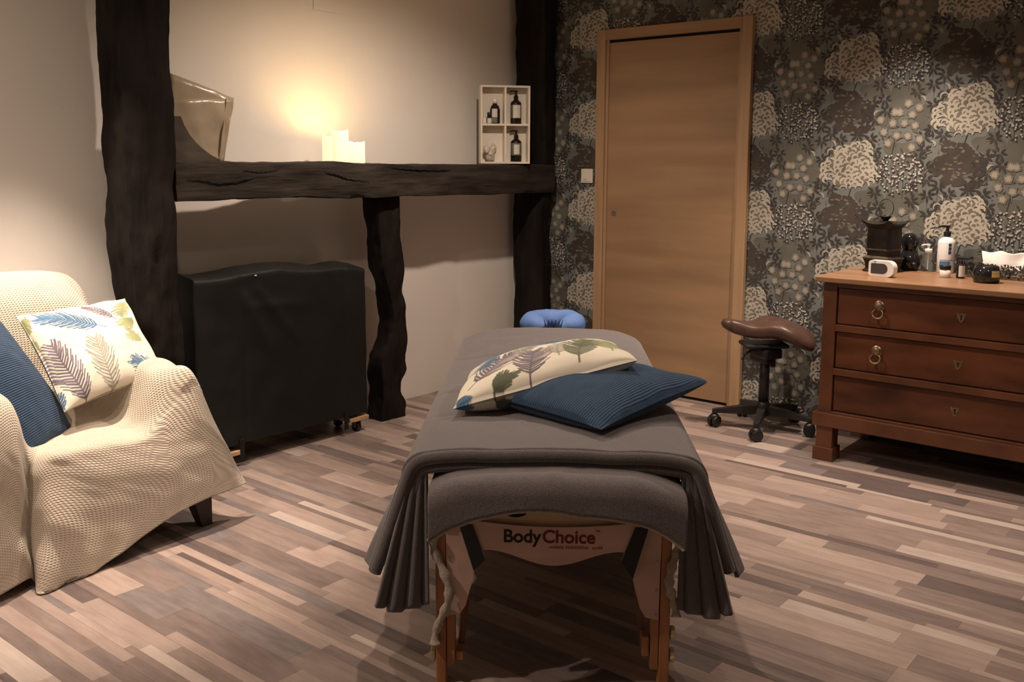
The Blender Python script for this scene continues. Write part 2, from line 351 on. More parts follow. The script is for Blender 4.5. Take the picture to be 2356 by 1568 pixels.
# cream hydrangea: crowded arched petals over a taupe bed
bed = [(0, .0), (.045, .02), (-.055, -.005), (.01, .06), (.07, -.02), (-.03, -.045), (.03, -.05), (-.045, .04)]
for b_ in bed: cell[3].append(blob(b_, .050, 12, .18))
pts = []
for k in range(4000):
    h = .135 * (wr.rand() * 2 - 1); z = .115 * (wr.rand() * 2 - 1)
    e = (h / .128) ** 2 + ((z - .0) / (.108 if z > 0 else .098)) ** 2
    e *= 1 + .28 * math.sin(3 * math.atan2(z, h) + 1.2) + .15 * math.sin(5 * math.atan2(z, h))
    if e < 1 and not (z > .04 and h < -.07) and all((h - p[0]) ** 2 + (z - p[1]) ** 2 > .0178 ** 2 for p in pts): pts.append((h, z))
for h, z in pts:
    o, i = crescent((h, z), .0145 + .006 * wr.rand(), math.pi / 2 + (h / .13) * -.9 + (wr.rand() - .5) * 2.4, .70 + .25 * wr.rand(), 3.0 + 1.6 * wr.rand())
    cell[4] += quads_between(o, i)
for h, z in [(-0.028, -0.103), (0.02, -0.098), (-.115, -.01), (-.10, .075), (.115, -.005)]:
    o, i = crescent((h, z), .019, math.pi / 2 + wr.rand() - .5, .55, 3.8, 8); cell[5] += quads_between(o, i)
# loose pale petals
for h, z in [(-0.09, 0.114), (-0.138, -0.142), (0.117, -0.251), (-0.194, 0.063)]:
    o, i = crescent((h, z), .017, .6 if h < 0 else 2.4, .75, 2.9, 7); cell[5] += quads_between(o, i)
# dandelion flowers
for h, z in [(-0.256, 0.046), (-0.206, 0.026), (0.222, -0.247), (-0.236, -0.006), (0.193, 0.208), (0.246, 0.208), (-0.22, -0.057), (0.153, 0.168), (0.213, 0.151), (-0.251, -0.104), (-0.196, -0.12), (0.174, 0.116), (-0.23, -0.157), (.135, .225), (.20, .26)]:
    cell[3].append(blob((h, z), .021, 14, .25))
    n = 13
    for k in range(n):
        a = 2 * math.pi * k / n + wr.rand() * .3; cell[5].append(stem((h + .002 * math.cos(a), z + .002 * math.sin(a)), (h + .018 * math.cos(a), z + .018 * math.sin(a)), .0045))
    cell[5].append(blob((h, z), .0115, 8, .1)); cell[2].append(blob((h, z), .0022, 6, .2))
for k in range(26): cell[2].append(blob((.20 + .14 * (wr.rand() - .5), .18 + .17 * (wr.rand() - .5)), .002 + .0025 * wr.rand(), 5, .4, .8))
cell[2] += [stem((.207, .13), (.195, .06), .007), stem((.21, .125), (.25, .145), .004)]
# speckled berry sprays
for k in range(210):
    h = .235 + .11 * (wr.rand() * 2 - 1); z = -.035 + .105 * (wr.rand() * 2 - 1)
    if ((h - .235) / .11) ** 2 + ((z + .035) / .105) ** 2 > 1: continue
    cell[2 if wr.rand() < .6 else 1].append(blob((h, z), .0055 + .003 * wr.rand(), 6, .35, .7, wr.rand() * 3))
    if wr.rand() < .85: cell[6].append(blob((h + .006 * (wr.rand() - .5) * 2, z + .006), .0037 + .0022 * wr.rand(), 5, .3))
cell[2] += [stem((.255, -.02), (.255, -.15), .0035), stem((.20, -.03), (.203, -.14), .003)]
# dark fingered leaves
for h, z in [(-0.148, 0.131), (-0.094, 0.082), (-0.144, 0.04), (-0.143, -0.072), (-0.093, -0.098), (-0.173, -0.162), (-0.199, -0.203), (0.148, -0.183), (0.091, -0.2), (0.067, -0.238), (0.107, 0.234), (0.091, 0.138), (0.143, 0.04), (-0.219, 0.099), (-.055, .135), (.03, .155), (.14, -.035), (.125, -.115), (-.18, -.105), (.06, .205), (-.155, .205), (-.225, .165), (.165, -.235), (-.165, -.245), (.115, .085), (-.10, .17)]:
    n = 7; a0 = -math.pi / 2 + (wr.rand() - .5) * 1.2
    for k in range(n):
        a = a0 + (k - (n - 1) / 2) * .80; ln = .041 * (1 - .10 * abs(k - 3)) * (.85 + .3 * wr.rand())
        cell[2].append(lance((h + .005 * math.cos(a), z + .005 * math.sin(a)), a, ln, .0125))
    cell[1].append(stem((h, z), (h + .012 * (wr.rand() - .5), z - .075), .0018))
for k in range(70):
    h, z = .2575 * (wr.rand() * 2 - 1), .2525 * (wr.rand() * 2 - 1)
    if (h / .14) ** 2 + (z / .12) ** 2 < 1: continue
    cell[int(wr.choice([0, 1, 3]))].append(lance((h, z), wr.rand() * 6.28, .018 + .02 * wr.rand(), .006 + .004 * wr.rand()))
wv = []; wf = []; wmi = []
for ci in range(-4, 6):
    hy = 1.718 - .515 * ci
    for ri in range(-3, 5):
        zz = 1.297 + .505 * ri - .2525 * (ci % 2)
        for mi, polys in enumerate(cell):
            for pi_, p in enumerate(polys):
                if zz + p[:, 1].max() > CEIL - .01 or zz + p[:, 1].min() < .01 or hy - p[:, 0].max() < -.2 or hy - p[:, 0].min() > 3.74: continue
                b = len(wv); xo_ = XR - .0006 - .00036 * mi - (pi_ % 40) * 8e-6; wv += [(xo_, hy - q[0], zz + q[1]) for q in p]; wf.append(tuple(range(b, b + len(p)))); wmi.append(mi)
pr = addmesh('wallpaper_print', wv, wf, WM, wall_right, False, wmi); pr['kind'] = 'stuff'

# ---- floor: printed-look laminate strips, each strip a plank
floor = shell('floor', MB().box(XL - .1, XR + .2, YF - .1, YB + .12, -.06, -.004), mat('floor_base', (.06, .045, .035), .9, .1, (4, 4, 4)))
def plankmat(i, c, c2, r=.42):
    m = mat('laminate_strip_%s' % 'abcdefgh'[i], c, r, 0, (34, 5.0, 1), 'World', .10, (200, 14, 1), .0004, col2=c2, detail=9, spec=.38)
    m.node_tree.nodes['Noise Texture'].inputs['Roughness'].default_value = .66
    return m
PT = [((.30, .228, .196), (.45, .352, .308)), ((.27, .206, .178), (.385, .300, .262)), ((.20, .150, .131), (.315, .245, .216)), ((.17, .128, .113), (.28, .216, .192)),
      ((.14, .106, .096), (.235, .182, .165)), ((.095, .072, .067), (.165, .128, .118)), ((.140, .118, .115), (.245, .206, .197)), ((.37, .305, .268), (.50, .418, .372))]
PM = [plankmat(i, a, b) for i, (a, b) in enumerate(PT)]
PW = np.array([.2, .18, .18, .13, .1, .09, .07, .05])
unit = []
for m_ in PM:
    b = MB().box(-.5, .5, -.5, .5, -1, 0); me = bpy.data.meshes.new('plank'); me.from_pydata(b.v, [], b.f); me.materials.append(m_); unit.append(me)
fr = np.random.RandomState(11); planks = []
x = .2
while x < XR:
    wd = fr.choice([.024, .036, .050, .072, .098], p=[.20, .22, .22, .18, .18]); wd = min(wd, XR - x + .001)
    y = -.75 - fr.rand() * .5
    last = -1
    while y < YB - .02:
        ln = fr.uniform(.22, .80) * (1.1 if wd < .05 else .85); ln = min(ln, YB - .002 - y)
        k = fr.choice(8, p=PW)
        if wd > .07 and k == 5: k = 3
        if k == last: k = (k + 2) % 8
        last = k
        planks.append((x + wd / 2, y + ln / 2, wd, ln, k)); y += ln
    x += wd
def proj(P): d = np.asarray(P) - CAM; z = d @ fw; return CX + F * (d @ r2) / z, CY - F * (d @ u2) / z, z
vis = []
for i, (px, py, wd, ln, k) in enumerate(planks):
    u, v, z = proj((px, py, 0)); a = 0
    if z > .3 and -60 < u < 2420 and 500 < v < 1640: a = wd * ln / z ** 3
    # hidden under the big pieces
    q = np.array([px - 1.834, py - 1.369]); l_ = q @ np.array([.607, -.794]); a_ = q @ np.array([.794, .607])
    if abs(l_) < .2 and .35 < a_ < 1.7: a = 0
    if px > 4.2 and py < 1.5: a = 0
    if px < 1.8 and py > 3.0: a = 0
    vis.append(a)
order = np.argsort(-np.array(vis)); solo = set(order[:295].tolist())
rest = MB()
for i, (px, py, wd, ln, k) in enumerate(planks):
    g = .0004; dz = -.0004 * fr.rand()
    if i in solo:
        o = bpy.data.objects.new('plank', unit[k]); o.location = (px, py, dz); o.scale = (wd - g, ln - g, .0034); link(o, floor)
    else:
        rest.mi = k; rest.box(px - wd / 2 + g / 2, px + wd / 2 - g / 2, py - ln / 2 + g / 2, py + ln / 2 - g / 2, -.0038, dz)
o = rest.build('plank_field', PM, floor); o['kind'] = 'stuff'
rest2 = MB().box(XL, .2, YF, YB, -.0038, -.0005); rest2.box(.2, XR, YF, -1.25, -.0038, -.0005)
o = rest2.build('floor_border', PM[2], floor)

# ------------------------------------------------------------------ rough timbers
def ringrect(n=9, r=.14):
    # unit rounded square ring, points in [-1,1]^2
    p = []
    for (ax, ay, bx, by) in [(-1, -1, 1, -1), (1, -1, 1, 1), (1, 1, -1, 1), (-1, 1, -1, -1)]:
        for k in range(n):
            t = k / n; p.append((ax + (bx - ax) * t, ay + (by - ay) * t))
    p = np.array(p); q = p.copy(); c = (np.abs(p[:, 0]) > 1 - r) & (np.abs(p[:, 1]) > 1 - r)
    for i in np.where(c)[0]:
        cx, cy = np.sign(p[i]) * (1 - r); d = p[i] - (cx, cy); q[i] = (cx, cy) + d / (np.linalg.norm(d) + 1e-9) * r
    return q
def timber(name, axis, stations, mt, label, amp=.007, seed=0, n=80, cat='post', dents=14):
    # stations: (t, a0, a1, b0, b1); vertical: t=z, a=x, b=y; horizontal: t=x, a=y, b=z
    S = np.array(stations, float); t = np.linspace(S[0, 0], S[-1, 0], n)
    I = [np.interp(t, S[:, 0], S[:, k]) for k in range(1, 5)]
    R = ringrect(); P = np.zeros((n, len(R), 3))
    for j, (rx, ry) in enumerate(R):
        a = (I[0] + I[1]) / 2 + rx * (I[1] - I[0]) / 2; b = (I[2] + I[3]) / 2 + ry * (I[3] - I[2]) / 2
        P[:, j] = np.stack([a, b, t], 1) if axis == 'z' else np.stack([t, a, b], 1)
    Cn = P.mean(1, keepdims=True); D = P - Cn; D[..., 2 if axis == 'z' else 0] = 0; D /= np.linalg.norm(D, axis=-1, keepdims=True) + 1e-9
    sc = np.array([24, 24, 13]) if axis == 'z' else np.array([11, 24, 24])
    d = fbm(P * sc, 3, seed) * amp
    # adze scars
    rs = np.random.RandomState(seed + 5)
    for k in range(dents):
        i0 = rs.randint(n); j0 = rs.randint(len(R)); c = P[i0, j0]; q = np.linalg.norm((P - c) * (np.array([1, 1, .45]) if axis == 'z' else np.array([.45, 1, 1])), axis=-1)
        d -= (.006 + .008 * rs.rand()) * np.exp(-(q / (.018 + .02 * rs.rand())) ** 2)
    P = P + D * d[..., None]
    m = len(R); v = P.reshape(-1, 3); f = [(i * m + j, i * m + (j + 1) % m, (i + 1) * m + (j + 1) % m, (i + 1) * m + j) for i in range(n - 1) for j in range(m)]
    f += [tuple(range(m))[::-1], tuple(range((n - 1) * m, n * m))]
    base = v[:m].mean(0)
    o = addmesh(name, v - base, f, mt); o.location = base; shade_auto(o, 50); return tag(o, label, cat)
# left post: silhouette traced on its back left and front right edges
def st(lpx, rpx, yf, yb, zs):
    # lpx/rpx: lists of (u,v) for left (seen on back plane) and right (front plane)
    lz = np.array([ony(u, v, yb) for u, v in lpx]); rz = np.array([ony(u, v, yf) for u, v in rpx]); out = []
    for z in zs:
        out.append((z, np.interp(z, lz[::-1, 2], lz[::-1, 0]), np.interp(z, rz[::-1, 2], rz[::-1, 0]), yf, yb))
    return out
zs = list(np.linspace(-.003, CEIL - .002, 46))
timber('timber_post', 'z', st([(215, 0), (219, 120), (225, 230), (228, 265), (233, 275), (229, 290), (234, 380), (238, 480), (241, 560), (252, 620), (258, 690), (266, 800)],
                              [(393, 0), (396, 90), (400, 125), (402, 190), (404, 270), (408, 370), (411, 480), (412, 600), (414, 700), (424, 735), (428, 840), (433, 950)], 3.42, 3.60, zs),
       M_timber, 'thick dark rough-hewn oak post behind the armchair', .0055, 1, 130, dents=40)
timber('timber_post', 'z', st([(1184, 0), (1186, 60), (1184, 200), (1183, 440), (1178, 480), (1180, 560), (1181, 640), (1180, 760)],
                              [(1287, 0), (1283, 60), (1281, 200), (1278, 370), (1272, 450), (1268, 520), (1268, 700)], 3.475, 3.70, zs),
       M_timber, 'dark oak post in the corner beside the wallpapered wall', .005, 2, 120, dents=30)
# middle post: front left edge and back left edge both traced
ml = np.array([ony(u, v, 3.63) for u, v in [(832, 455), (835, 520), (838, 575), (846, 620), (855, 650), (865, 690), (871, 735), (868, 765), (858, 790), (845, 812), (842, 835), (845, 880), (843, 965)]])
mr = np.array([ony(u, v, 3.51) for u, v in [(920, 455), (921, 500), (925, 540), (932, 570), (934, 610), (939, 660), (940, 740), (937, 800), (939, 845), (932, 870), (928, 905), (934, 920), (936, 935), (932, 945), (934, 955)]])
zs2 = np.linspace(-.003, 1.15, 60)
sm = [(z, np.interp(z, ml[::-1, 2], ml[::-1, 0]) - .0, np.interp(z, mr[::-1, 2], mr[::-1, 0]), 3.51, 3.63) for z in zs2]
timber('timber_post', 'z', sm, M_timber, 'short gnarled dark post standing under the beam', .0065, 3, 110, dents=34)
# beam
bt = np.array([ony(u, v, 3.45) for u, v in [(405, 373), (470, 373), (520, 371), (600, 375), (680, 373), (770, 371), (850, 375), (950, 378), (1050, 378), (1180, 380), (1278, 378)]])
bb = np.array([ony(u, v, 3.45) for u, v in [(405, 463), (480, 461), (560, 458), (690, 454), (760, 456), (850, 457), (930, 452), (1050, 450), (1180, 446), (1278, 443)]])
xs = np.linspace(2.10, 4.60, 50)
sb = [(x, 3.45, np.interp(x, [2.1, 2.62, 2.82, 4.6], [3.545, 3.580, 3.63, 3.63]), np.interp(x, bb[:, 0], bb[:, 2]), np.interp(x, bt[:, 0], bt[:, 2])) for x in xs]
beam = timber('timber_beam', 'x', sb, M_timber_h, 'dark rough horizontal oak beam carrying the candles', .0045, 4, 110, 'beam', 26)
BEAM = 1.303
for cr in [[(430, 413), (470, 416), (500, 422), (540, 417), (580, 410), (640, 404)], [(745, 396), (775, 402), (800, 411), (850, 419)], [(900, 386), (960, 390), (1040, 392)], [(560, 392), (600, 396), (640, 391)]]:
    pc = catmull(np.array([ony(u, v, 3.4485) for u, v in cr]), 30) - np.array(beam.location); kr = np.linspace(0, math.pi, 30)
    MB().tube([tuple(p + np.array([0, 0, .002 * math.sin(i * 1.9)])) for i, p in enumerate(pc)], [.0006 + .0032 * math.sin(k) for k in kr], 6).build('crack', M_dark, beam)
# curved knee brace between post and beam
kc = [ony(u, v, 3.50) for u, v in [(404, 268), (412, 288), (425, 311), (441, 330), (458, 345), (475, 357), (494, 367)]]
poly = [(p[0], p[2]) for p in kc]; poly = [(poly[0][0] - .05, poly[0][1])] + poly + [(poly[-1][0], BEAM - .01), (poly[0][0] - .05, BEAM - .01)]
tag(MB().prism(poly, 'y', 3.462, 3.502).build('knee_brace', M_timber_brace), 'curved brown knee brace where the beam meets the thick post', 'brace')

# translucent bag behind the brace
b_o = np.array([2.30, 3.53, BEAM])
bag = thing('plastic_bag', 'crumpled beige translucent bag standing on the beam behind the brace', 'bag', b_o)
def wedge(pix, y, nu=16, nv=14, amp=.008, seed=0):
    c = [ony(u, v, yy) for (u, v), yy in zip(pix, y)]; U, V = np.meshgrid(np.linspace(0, 1, nu), np.linspace(0, 1, nv), indexing='ij'); U = U[..., None]; V = V[..., None]
    P = c[0] * (1 - U) * (1 - V) + c[1] * U * (1 - V) + c[2] * U * V + c[3] * (1 - U) * V
    P[..., 1] += fbm(P * 14, 2, seed) * amp; return P
sheet('front_panel', wedge([(395, 228), (537, 226), (514, 371), (395, 373)], [3.517, 3.513, 3.513, 3.517], seed=1), M_bag, bag, .0015, org=b_o)
sheet('back_panel', wedge([(393, 168), (538, 226), (514, 371), (395, 373)], [3.570, 3.526, 3.526, 3.548], seed=2), M_bag, bag, .0015, org=b_o)
sheet('side_gusset', wedge([(521, 226), (538, 226), (515, 371), (503, 371)], [3.510, 3.526, 3.526, 3.510], 6, 14, .003, 3), M_bag, bag, .0015, org=b_o)
# access plate high on the plaster wall
p0 = ony(720, 22, YB); p1 = ony(784, 27, YB)
tag(MB().box(p0[0], p1[0], YB - .006, YB - .0005, p0[2], p0[2] + .16, .002).build('wall_plate', M_plaster), 'blank cream plate fixed high on the plaster wall', 'plate')

# ------------------------------------------------------------------ candles
M_wax = mat('glowing_wax', (.80, .66, .42), .6, .05, (30, 30, 30), emis=(1, .80, .50), es=.95)
M_waxin = mat('wax_cup', (.85, .72, .45), .6, .05, (30, 30, 30), emis=(1, .78, .40), es=4)
M_flame = mat('lit_wick', (1, .8, .4), .5, .05, (9, 9, 9), emis=(1, .72, .32), es=60)
def candle(px, y, wpx, top, label, seed):
    base = ony(px, 371, y); tp = ony(px, top, y); h = tp[2] - BEAM; z = np.linalg.norm(base - CAM); r = wpx / 2 / F * (base - CAM) @ fw
    t = thing('led_candle', label, 'candle', (base[0], y, BEAM + .001), 0, 'lit candles on the beam')
    rs = np.random.RandomState(seed); n = 28; prof = [(.94, 0), (1, .03), (.99, .5), (1, .9), (.97, 1.0), (.86, .995), (.80, .93), (.78, .80)]
    v = []; f = []
    ph = rs.rand() * 6
    for j, (rr, zz) in enumerate(prof):
        for k in range(n):
            a = 2 * math.pi * k / n; wob = (.03 * math.sin(2 * a + ph) + .02 * math.sin(5 * a)) * (zz > .89)
            v.append((r * rr * math.cos(a), r * rr * math.sin(a), h * (zz + wob)))
    for j in range(len(prof) - 1): f += [(j * n + k, j * n + (k + 1) % n, (j + 1) * n + (k + 1) % n, (j + 1) * n + k) for k in range(n)]
    f.append(tuple(range(n))[::-1])
    addmesh('wax_body', v, f, M_wax, t, True)
    MB().lathe([(r * .79, h * .80), (r * .5, h * .79), (.002, h * .785)], n=n, capb=False).build('wax_pool', M_waxin, t, True)
    MB().lathe([(.002, h * .785), (.0045, h * .82), (.004, h * .86), (.0008, h * .92)], n=10).build('flame', M_flame, t, True)
    l = bpy.data.lights.new('candle_light', 'POINT'); l.energy = 1.05; l.color = (1, .66, .28); l.shadow_soft_size = .012
    o = bpy.data.objects.new('candle_light', l); link(o, t); o.location = (0, 0, h * .93)
candle(761, 3.592, 37, 313, 'medium glowing candle at the left of the three', 1)
candle(783, 3.505, 39, 301, 'tallest glowing candle in the middle of the three', 2)
candle(821, 3.52, 38, 327, 'shortest glowing candle at the right of the three', 3)

# ------------------------------------------------------------------ wall box with bottles
bx = thing('box_shelf', 'small white four-compartment box shelf standing on the beam', 'shelf', (4.207, 3.509, BEAM + .001), math.radians(-40))
BW, BH, BD, TT = .284, .436, .075, .011
def bpart(name, x0, x1, y0, y1, z0, z1, m=M_white): return MB().box(x0, x1, y0, y1, z0, z1, .0015).build(name, m, bx)
bpart('side_panel', -BW / 2, -BW / 2 + TT, 0, BD, 0, BH); bpart('side_panel', BW / 2 - TT, BW / 2, 0, BD, 0, BH)
bpart('top_panel', -BW / 2 + TT, BW / 2 - TT, 0, BD, BH - TT, BH); bpart('bottom_panel', -BW / 2 + TT, BW / 2 - TT, 0, BD, 0, TT)
bpart('divider', -TT / 2, TT / 2, 0, BD, TT, BH - TT); bpart('shelf_board', -BW / 2 + TT, -TT / 2, 0, BD, BH / 2 - TT / 2, BH / 2 + TT / 2); bpart('shelf_board', TT / 2, BW / 2 - TT, 0, BD, BH / 2 - TT / 2, BH / 2 + TT / 2)
bpart('back_panel', -BW / 2 + TT, BW / 2 - TT, BD - .006, BD, TT, BH - TT)
def inbox(x, y, z):
    p = bx.matrix_basis @ Vector((x, y, z)); return (p.x, p.y, p.z)
def labelpatch(r, z0, z1, a0, a1, m, name, parent, off=.0006, n=10):
    v = []
    for k in range(n + 1):
        a = a0 + (a1 - a0) * k / n
        for rr, z in ((r + off, z0), (r + off, z1)): v.append((rr * math.cos(a), rr * math.sin(a), z))
    return addmesh(name, v, [(2 * k, 2 * k + 2, 2 * k + 3, 2 * k + 1) for k in range(n)], m, parent, True)
FACE = math.atan2(-rt[0] * 0 - fh[1], -fh[0])            # direction back to the viewer
def pump_bottle(loc, r, h, mb_, mp, label, hp, neck=.35, turn=0):
    t = thing('pump_bottle', label, 'bottle', loc)
    MB().lathe([(r * .95, 0), (r, .004), (r, h * .80), (r * .93, h * .87), (r * .6, h * .94), (r * neck, h * .965), (r * neck, h)], n=28).build('bottle_body', mb_, t, True)
    p = MB().lathe([(r * .42, h * .985), (r * .42, h + hp * .38), (r * .20, h + hp * .42), (r * .16, h + hp * .8), (r * .3, h + hp * .82), (r * .3, h + hp)], n=16)
    ang = turn; p.add(*(lambda q: (q.v, q.f))(MB().tube([(0, 0, h + hp * .92), (r * .7 * math.cos(ang), r * .7 * math.sin(ang), h + hp * .94), (r * 1.15 * math.cos(ang), r * 1.15 * math.sin(ang), h + hp * .82)], r * .13, 8)))
    shade_auto(p.build('pump_head', mp, t)); return t
LEFT = math.atan2(-rt[1], -rt[0])
t = pump_bottle(inbox(.066, .036, BH / 2 + TT / 2 + .001), .0315, .138, M_amber, M_amber, 'dark pump bottle with large white label in upper shelf compartment', .048, turn=LEFT)
labelpatch(.0315, .032, .105, FACE - .55, FACE + .95, M_label, 'paper_label', t); labelpatch(.0315, .032, .105, FACE - 1.3, FACE - .6, M_green, 'side_label', t)
t = pump_bottle(inbox(.068, .036, TT + .001), .0315, .132, M_amber, M_amber, 'dark pump bottle with small label in lower shelf compartment', .045, turn=LEFT)
labelpatch(.0315, .036, .104, FACE - 1.2, FACE + 1.2, M_green, 'patterned_label', t, .0004); labelpatch(.0315, .042, .096, FACE - .4, FACE + .65, M_label, 'paper_label', t, .0009)
t = thing('oil_bottle', 'dark oil bottle with white cap in upper shelf compartment', 'bottle', inbox(-.055, .035, BH / 2 + TT / 2 + .001))
MB().lathe([(.028, 0), (.029, .004), (.029, .075), (.024, .095), (.012, .108), (.011, .115)], n=24).build('bottle_body', M_amber, t, True)
MB().lathe([(.0125, .113), (.0125, .134), (.010, .137)], n=16).build('cap', M_whitep, t, True)
labelpatch(.029, .035, .082, FACE - .6, FACE + .5, M_label, 'paper_label', t); labelpatch(.029, .004, .034, FACE - .7, FACE + .5, M_green, 'lower_label', t)
t = thing('cosmetic_jar', 'tiny white jar with black lid in upper shelf compartment', 'jar', inbox(-.088, .020, BH / 2 + TT / 2 + .001))
MB().lathe([(.0125, 0), (.013, .003), (.013, .030)], n=20).build('jar_body', M_label, t, True); MB().lathe([(.0135, .030), (.0135, .060), (.012, .062)], n=20).build('lid', M_black, t, True)
t = thing('dropper_vial', 'tiny pale pointed vial at left of upper shelf compartment', 'bottle', inbox(-.117, .028, BH / 2 + TT / 2 + .001))
MB().lathe([(.010, 0), (.0105, .003), (.0105, .030), (.006, .036)], n=16).build('vial_body', M_white, t, True); MB().lathe([(.006, .034), (.006, .046), (.002, .060)], n=12).build('tip', M_white, t, True)
t = thing('crystal_ornament', 'pale lumpy crystal ornament in lower left shelf compartment', 'ornament', inbox(-.083, .036, TT + .001))
g = MB().ball((.0, 0, .035), (.034, .025, .036), 10, 7).ball((-.03, 0, .065), (.022, .018, .028), 9, 6).ball((.028, 0, .075), (.020, .016, .024), 9, 6)
g.v = [tuple(np.array(p) + .006 * fbm(np.array(p)[None] * 40, 2, 9)[0]) for p in g.v]; g.build('crystal_body', M_stone, t)

# ------------------------------------------------------------------ door and switch
door = thing('door_1', None, None, (XR, 2.72, 0)); door['kind'] = 'structure'; door['label'] = 'plain oak veneer door in a matching frame'
dy0, dy1, dzt = 2.243, 3.203, 2.062
fwid = .058
do = (XR, 2.72, 0)
MB().box(XR - .034, XR - .0025, dy0, dy0 + fwid, 0, dzt, .003).build('jamb', M_frame, door, org=do)
MB().box(XR - .034, XR - .0025, dy1 - fwid, dy1, 0, dzt, .003).build('jamb', M_frame, door, org=do)
M_frameh = mat('oak_door_head', (.35, .22, .12), .45, .12, (30, 2, 30), 'World', .15, (90, 5, 90), .0008, spec=.35)
MB().box(XR - .034, XR - .0025, dy0 + fwid, dy1 - fwid, dzt - fwid, dzt, .003).build('head', M_frameh, door, org=do)
MB().box(XR - .0052, XR - .0036, dy0 + fwid, dy1 - fwid, 0, dzt - fwid).build('gap_shade_board', M_dark, door, org=do)  # dark board stands in for the shade in the gaps round the leaf
MB().box(XR - .013, XR - .0056, dy0 + fwid + .001, dy1 - fwid - .001, .016, dzt - fwid - .015, .0015).build('leaf', M_door, door, org=do)
MB().box(XR - .021, XR - .013, dy0 + fwid, dy0 + fwid + .018, .0, dzt - fwid).build('stop_bead', M_frame, door, org=do)
MB().box(XR - .021, XR - .013, dy1 - fwid - .018, dy1 - fwid, .0, dzt - fwid).build('stop_bead', M_frame, door, org=do)
hp_ = onx(1412, 490, XR - .014); hb = MB().lathe([(.016, 0), (.016, .003), (.011, .0035), (.010, .001)], n=20).xf((XR - .013, hp_[1], hp_[2]), ry=-math.pi / 2)
shade_auto(hb.build('finger_pull', M_steel, door, org=do))
sw = thing('light_switch', 'square white light switch on wallpaper beside the door', 'switch', (XR, 3.277, 1.193))
MB().box(-.010, -.002, -.041, .041, 0, .083, .002).build('plate', M_white, sw); MB().box(-.013, -.0095, -.031, .031, .010, .073, .0015).build('rocker', M_white, sw)
MB().box(-.0137, -.0129, .000, .022, .020, .0215).build('marking', M_shadow if False else M_screen, sw)

# ------------------------------------------------------------------ dresser
dr = thing('dresser', 'reddish brown walnut chest of three drawers against wallpapered wall', 'dresser', (4.36, 1.02, 0))
dor = (4.36, 1.02, 0)
def D(name, x0, x1, y0, y1, z0, z1, m=M_walnutf, bev=.003, p=dr): return MB().box(x0, x1, y0, y1, z0, z1, bev).build(name, m, p, org=dor)
D('top_board', 4.072, 4.665, .415, 1.622, .802, .826, M_waltop_lit, .004)
D('carcass', 4.122, 4.64, .47, 1.572, .16, .803, M_walnutf, .002)
D('stile', 4.10, 4.135, 1.530, 1.590, .215, .803); D('stile', 4.10, 4.135, .450, .510, .215, .803)
D('rail', 4.098, 4.13, .511, 1.529, .781, .8025, M_walnutf, .0015)
D('rail', 4.094, 4.13, .511, 1.529, .588, .617, M_walnutf, .0015); D('rail', 4.094, 4.13, .511, 1.529, .392, .421, M_walnutf, .0015)
D('plinth', 4.078, 4.65, .435, 1.606, .156, .218, M_walnutf, .003)
D('plinth_moulding', 4.092, 4.13, .511, 1.529, .217, .226, M_walnutf, .0015)
for yc in (1.552, .488):
    for xc in (4.125, 4.60):
        f_ = D('foot', xc - .037, xc + .037, yc - .037, yc + .037, .058, .158, M_walnutf, .002)
        MB().box(xc - .046, xc + .046, yc - .046, yc + .046, .0, .061, .003).build('foot_block', M_walnutf, f_, org=dor)
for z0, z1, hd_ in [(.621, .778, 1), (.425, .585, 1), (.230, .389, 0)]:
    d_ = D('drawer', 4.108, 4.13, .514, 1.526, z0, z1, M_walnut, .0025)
    zc = (z0 + z1) / 2 + .002
    sh = [(-.018, .020), (-.007, .013), (0, .018), (.007, .013), (.018, .020), (.015, .0), (.007, -.016), (0, -.024), (-.007, -.016), (-.015, 0)]
    k_ = MB().prism([(1.02 + a, zc + b) for a, b in sh], 'x', 4.1065, 4.1085).build('keyhole_plate', M_brassd, d_, org=dor)
    MB().prism([(1.02 + .004 * math.cos(a), zc + .006 + .0045 * math.sin(a)) for a in np.linspace(0, 6.28, 10)[:-1]], 'x', 4.1055, 4.1067).prism([(1.0175, zc - .010), (1.0225, zc - .010), (1.0215, zc + .004), (1.0185, zc + .004)], 'x', 4.1053, 4.1066).build('keyhole', M_dark, d_, org=dor)
    if hd_:
        for yc in (1.348, .692):
            r_ = MB().lathe([(.023, 0), (.023, .003), (.018, .006), (.016, .011), (.010, .014), (.002, .015)], n=20).xf((4.108, yc, zc + .014), ry=-math.pi / 2)
            h_ = shade_auto(r_.build('pull_rosette', M_brass, d_, org=dor))
            pts_ = [(4.094 - .004 * (1 - math.cos(a)), yc + .022 * math.sin(a), zc - .008 + .020 * math.cos(a) - .010) for a in np.linspace(.35, 2 * math.pi - .35, 18)]
            MB().tube(pts_, [.0026 + .0022 * abs(math.sin(k / 17 * math.pi)) + .0008 * (k % 3 == 0) for k in range(18)], 8).build('pull_ring', M_brass, d_, True, org=dor)
DT = .8265

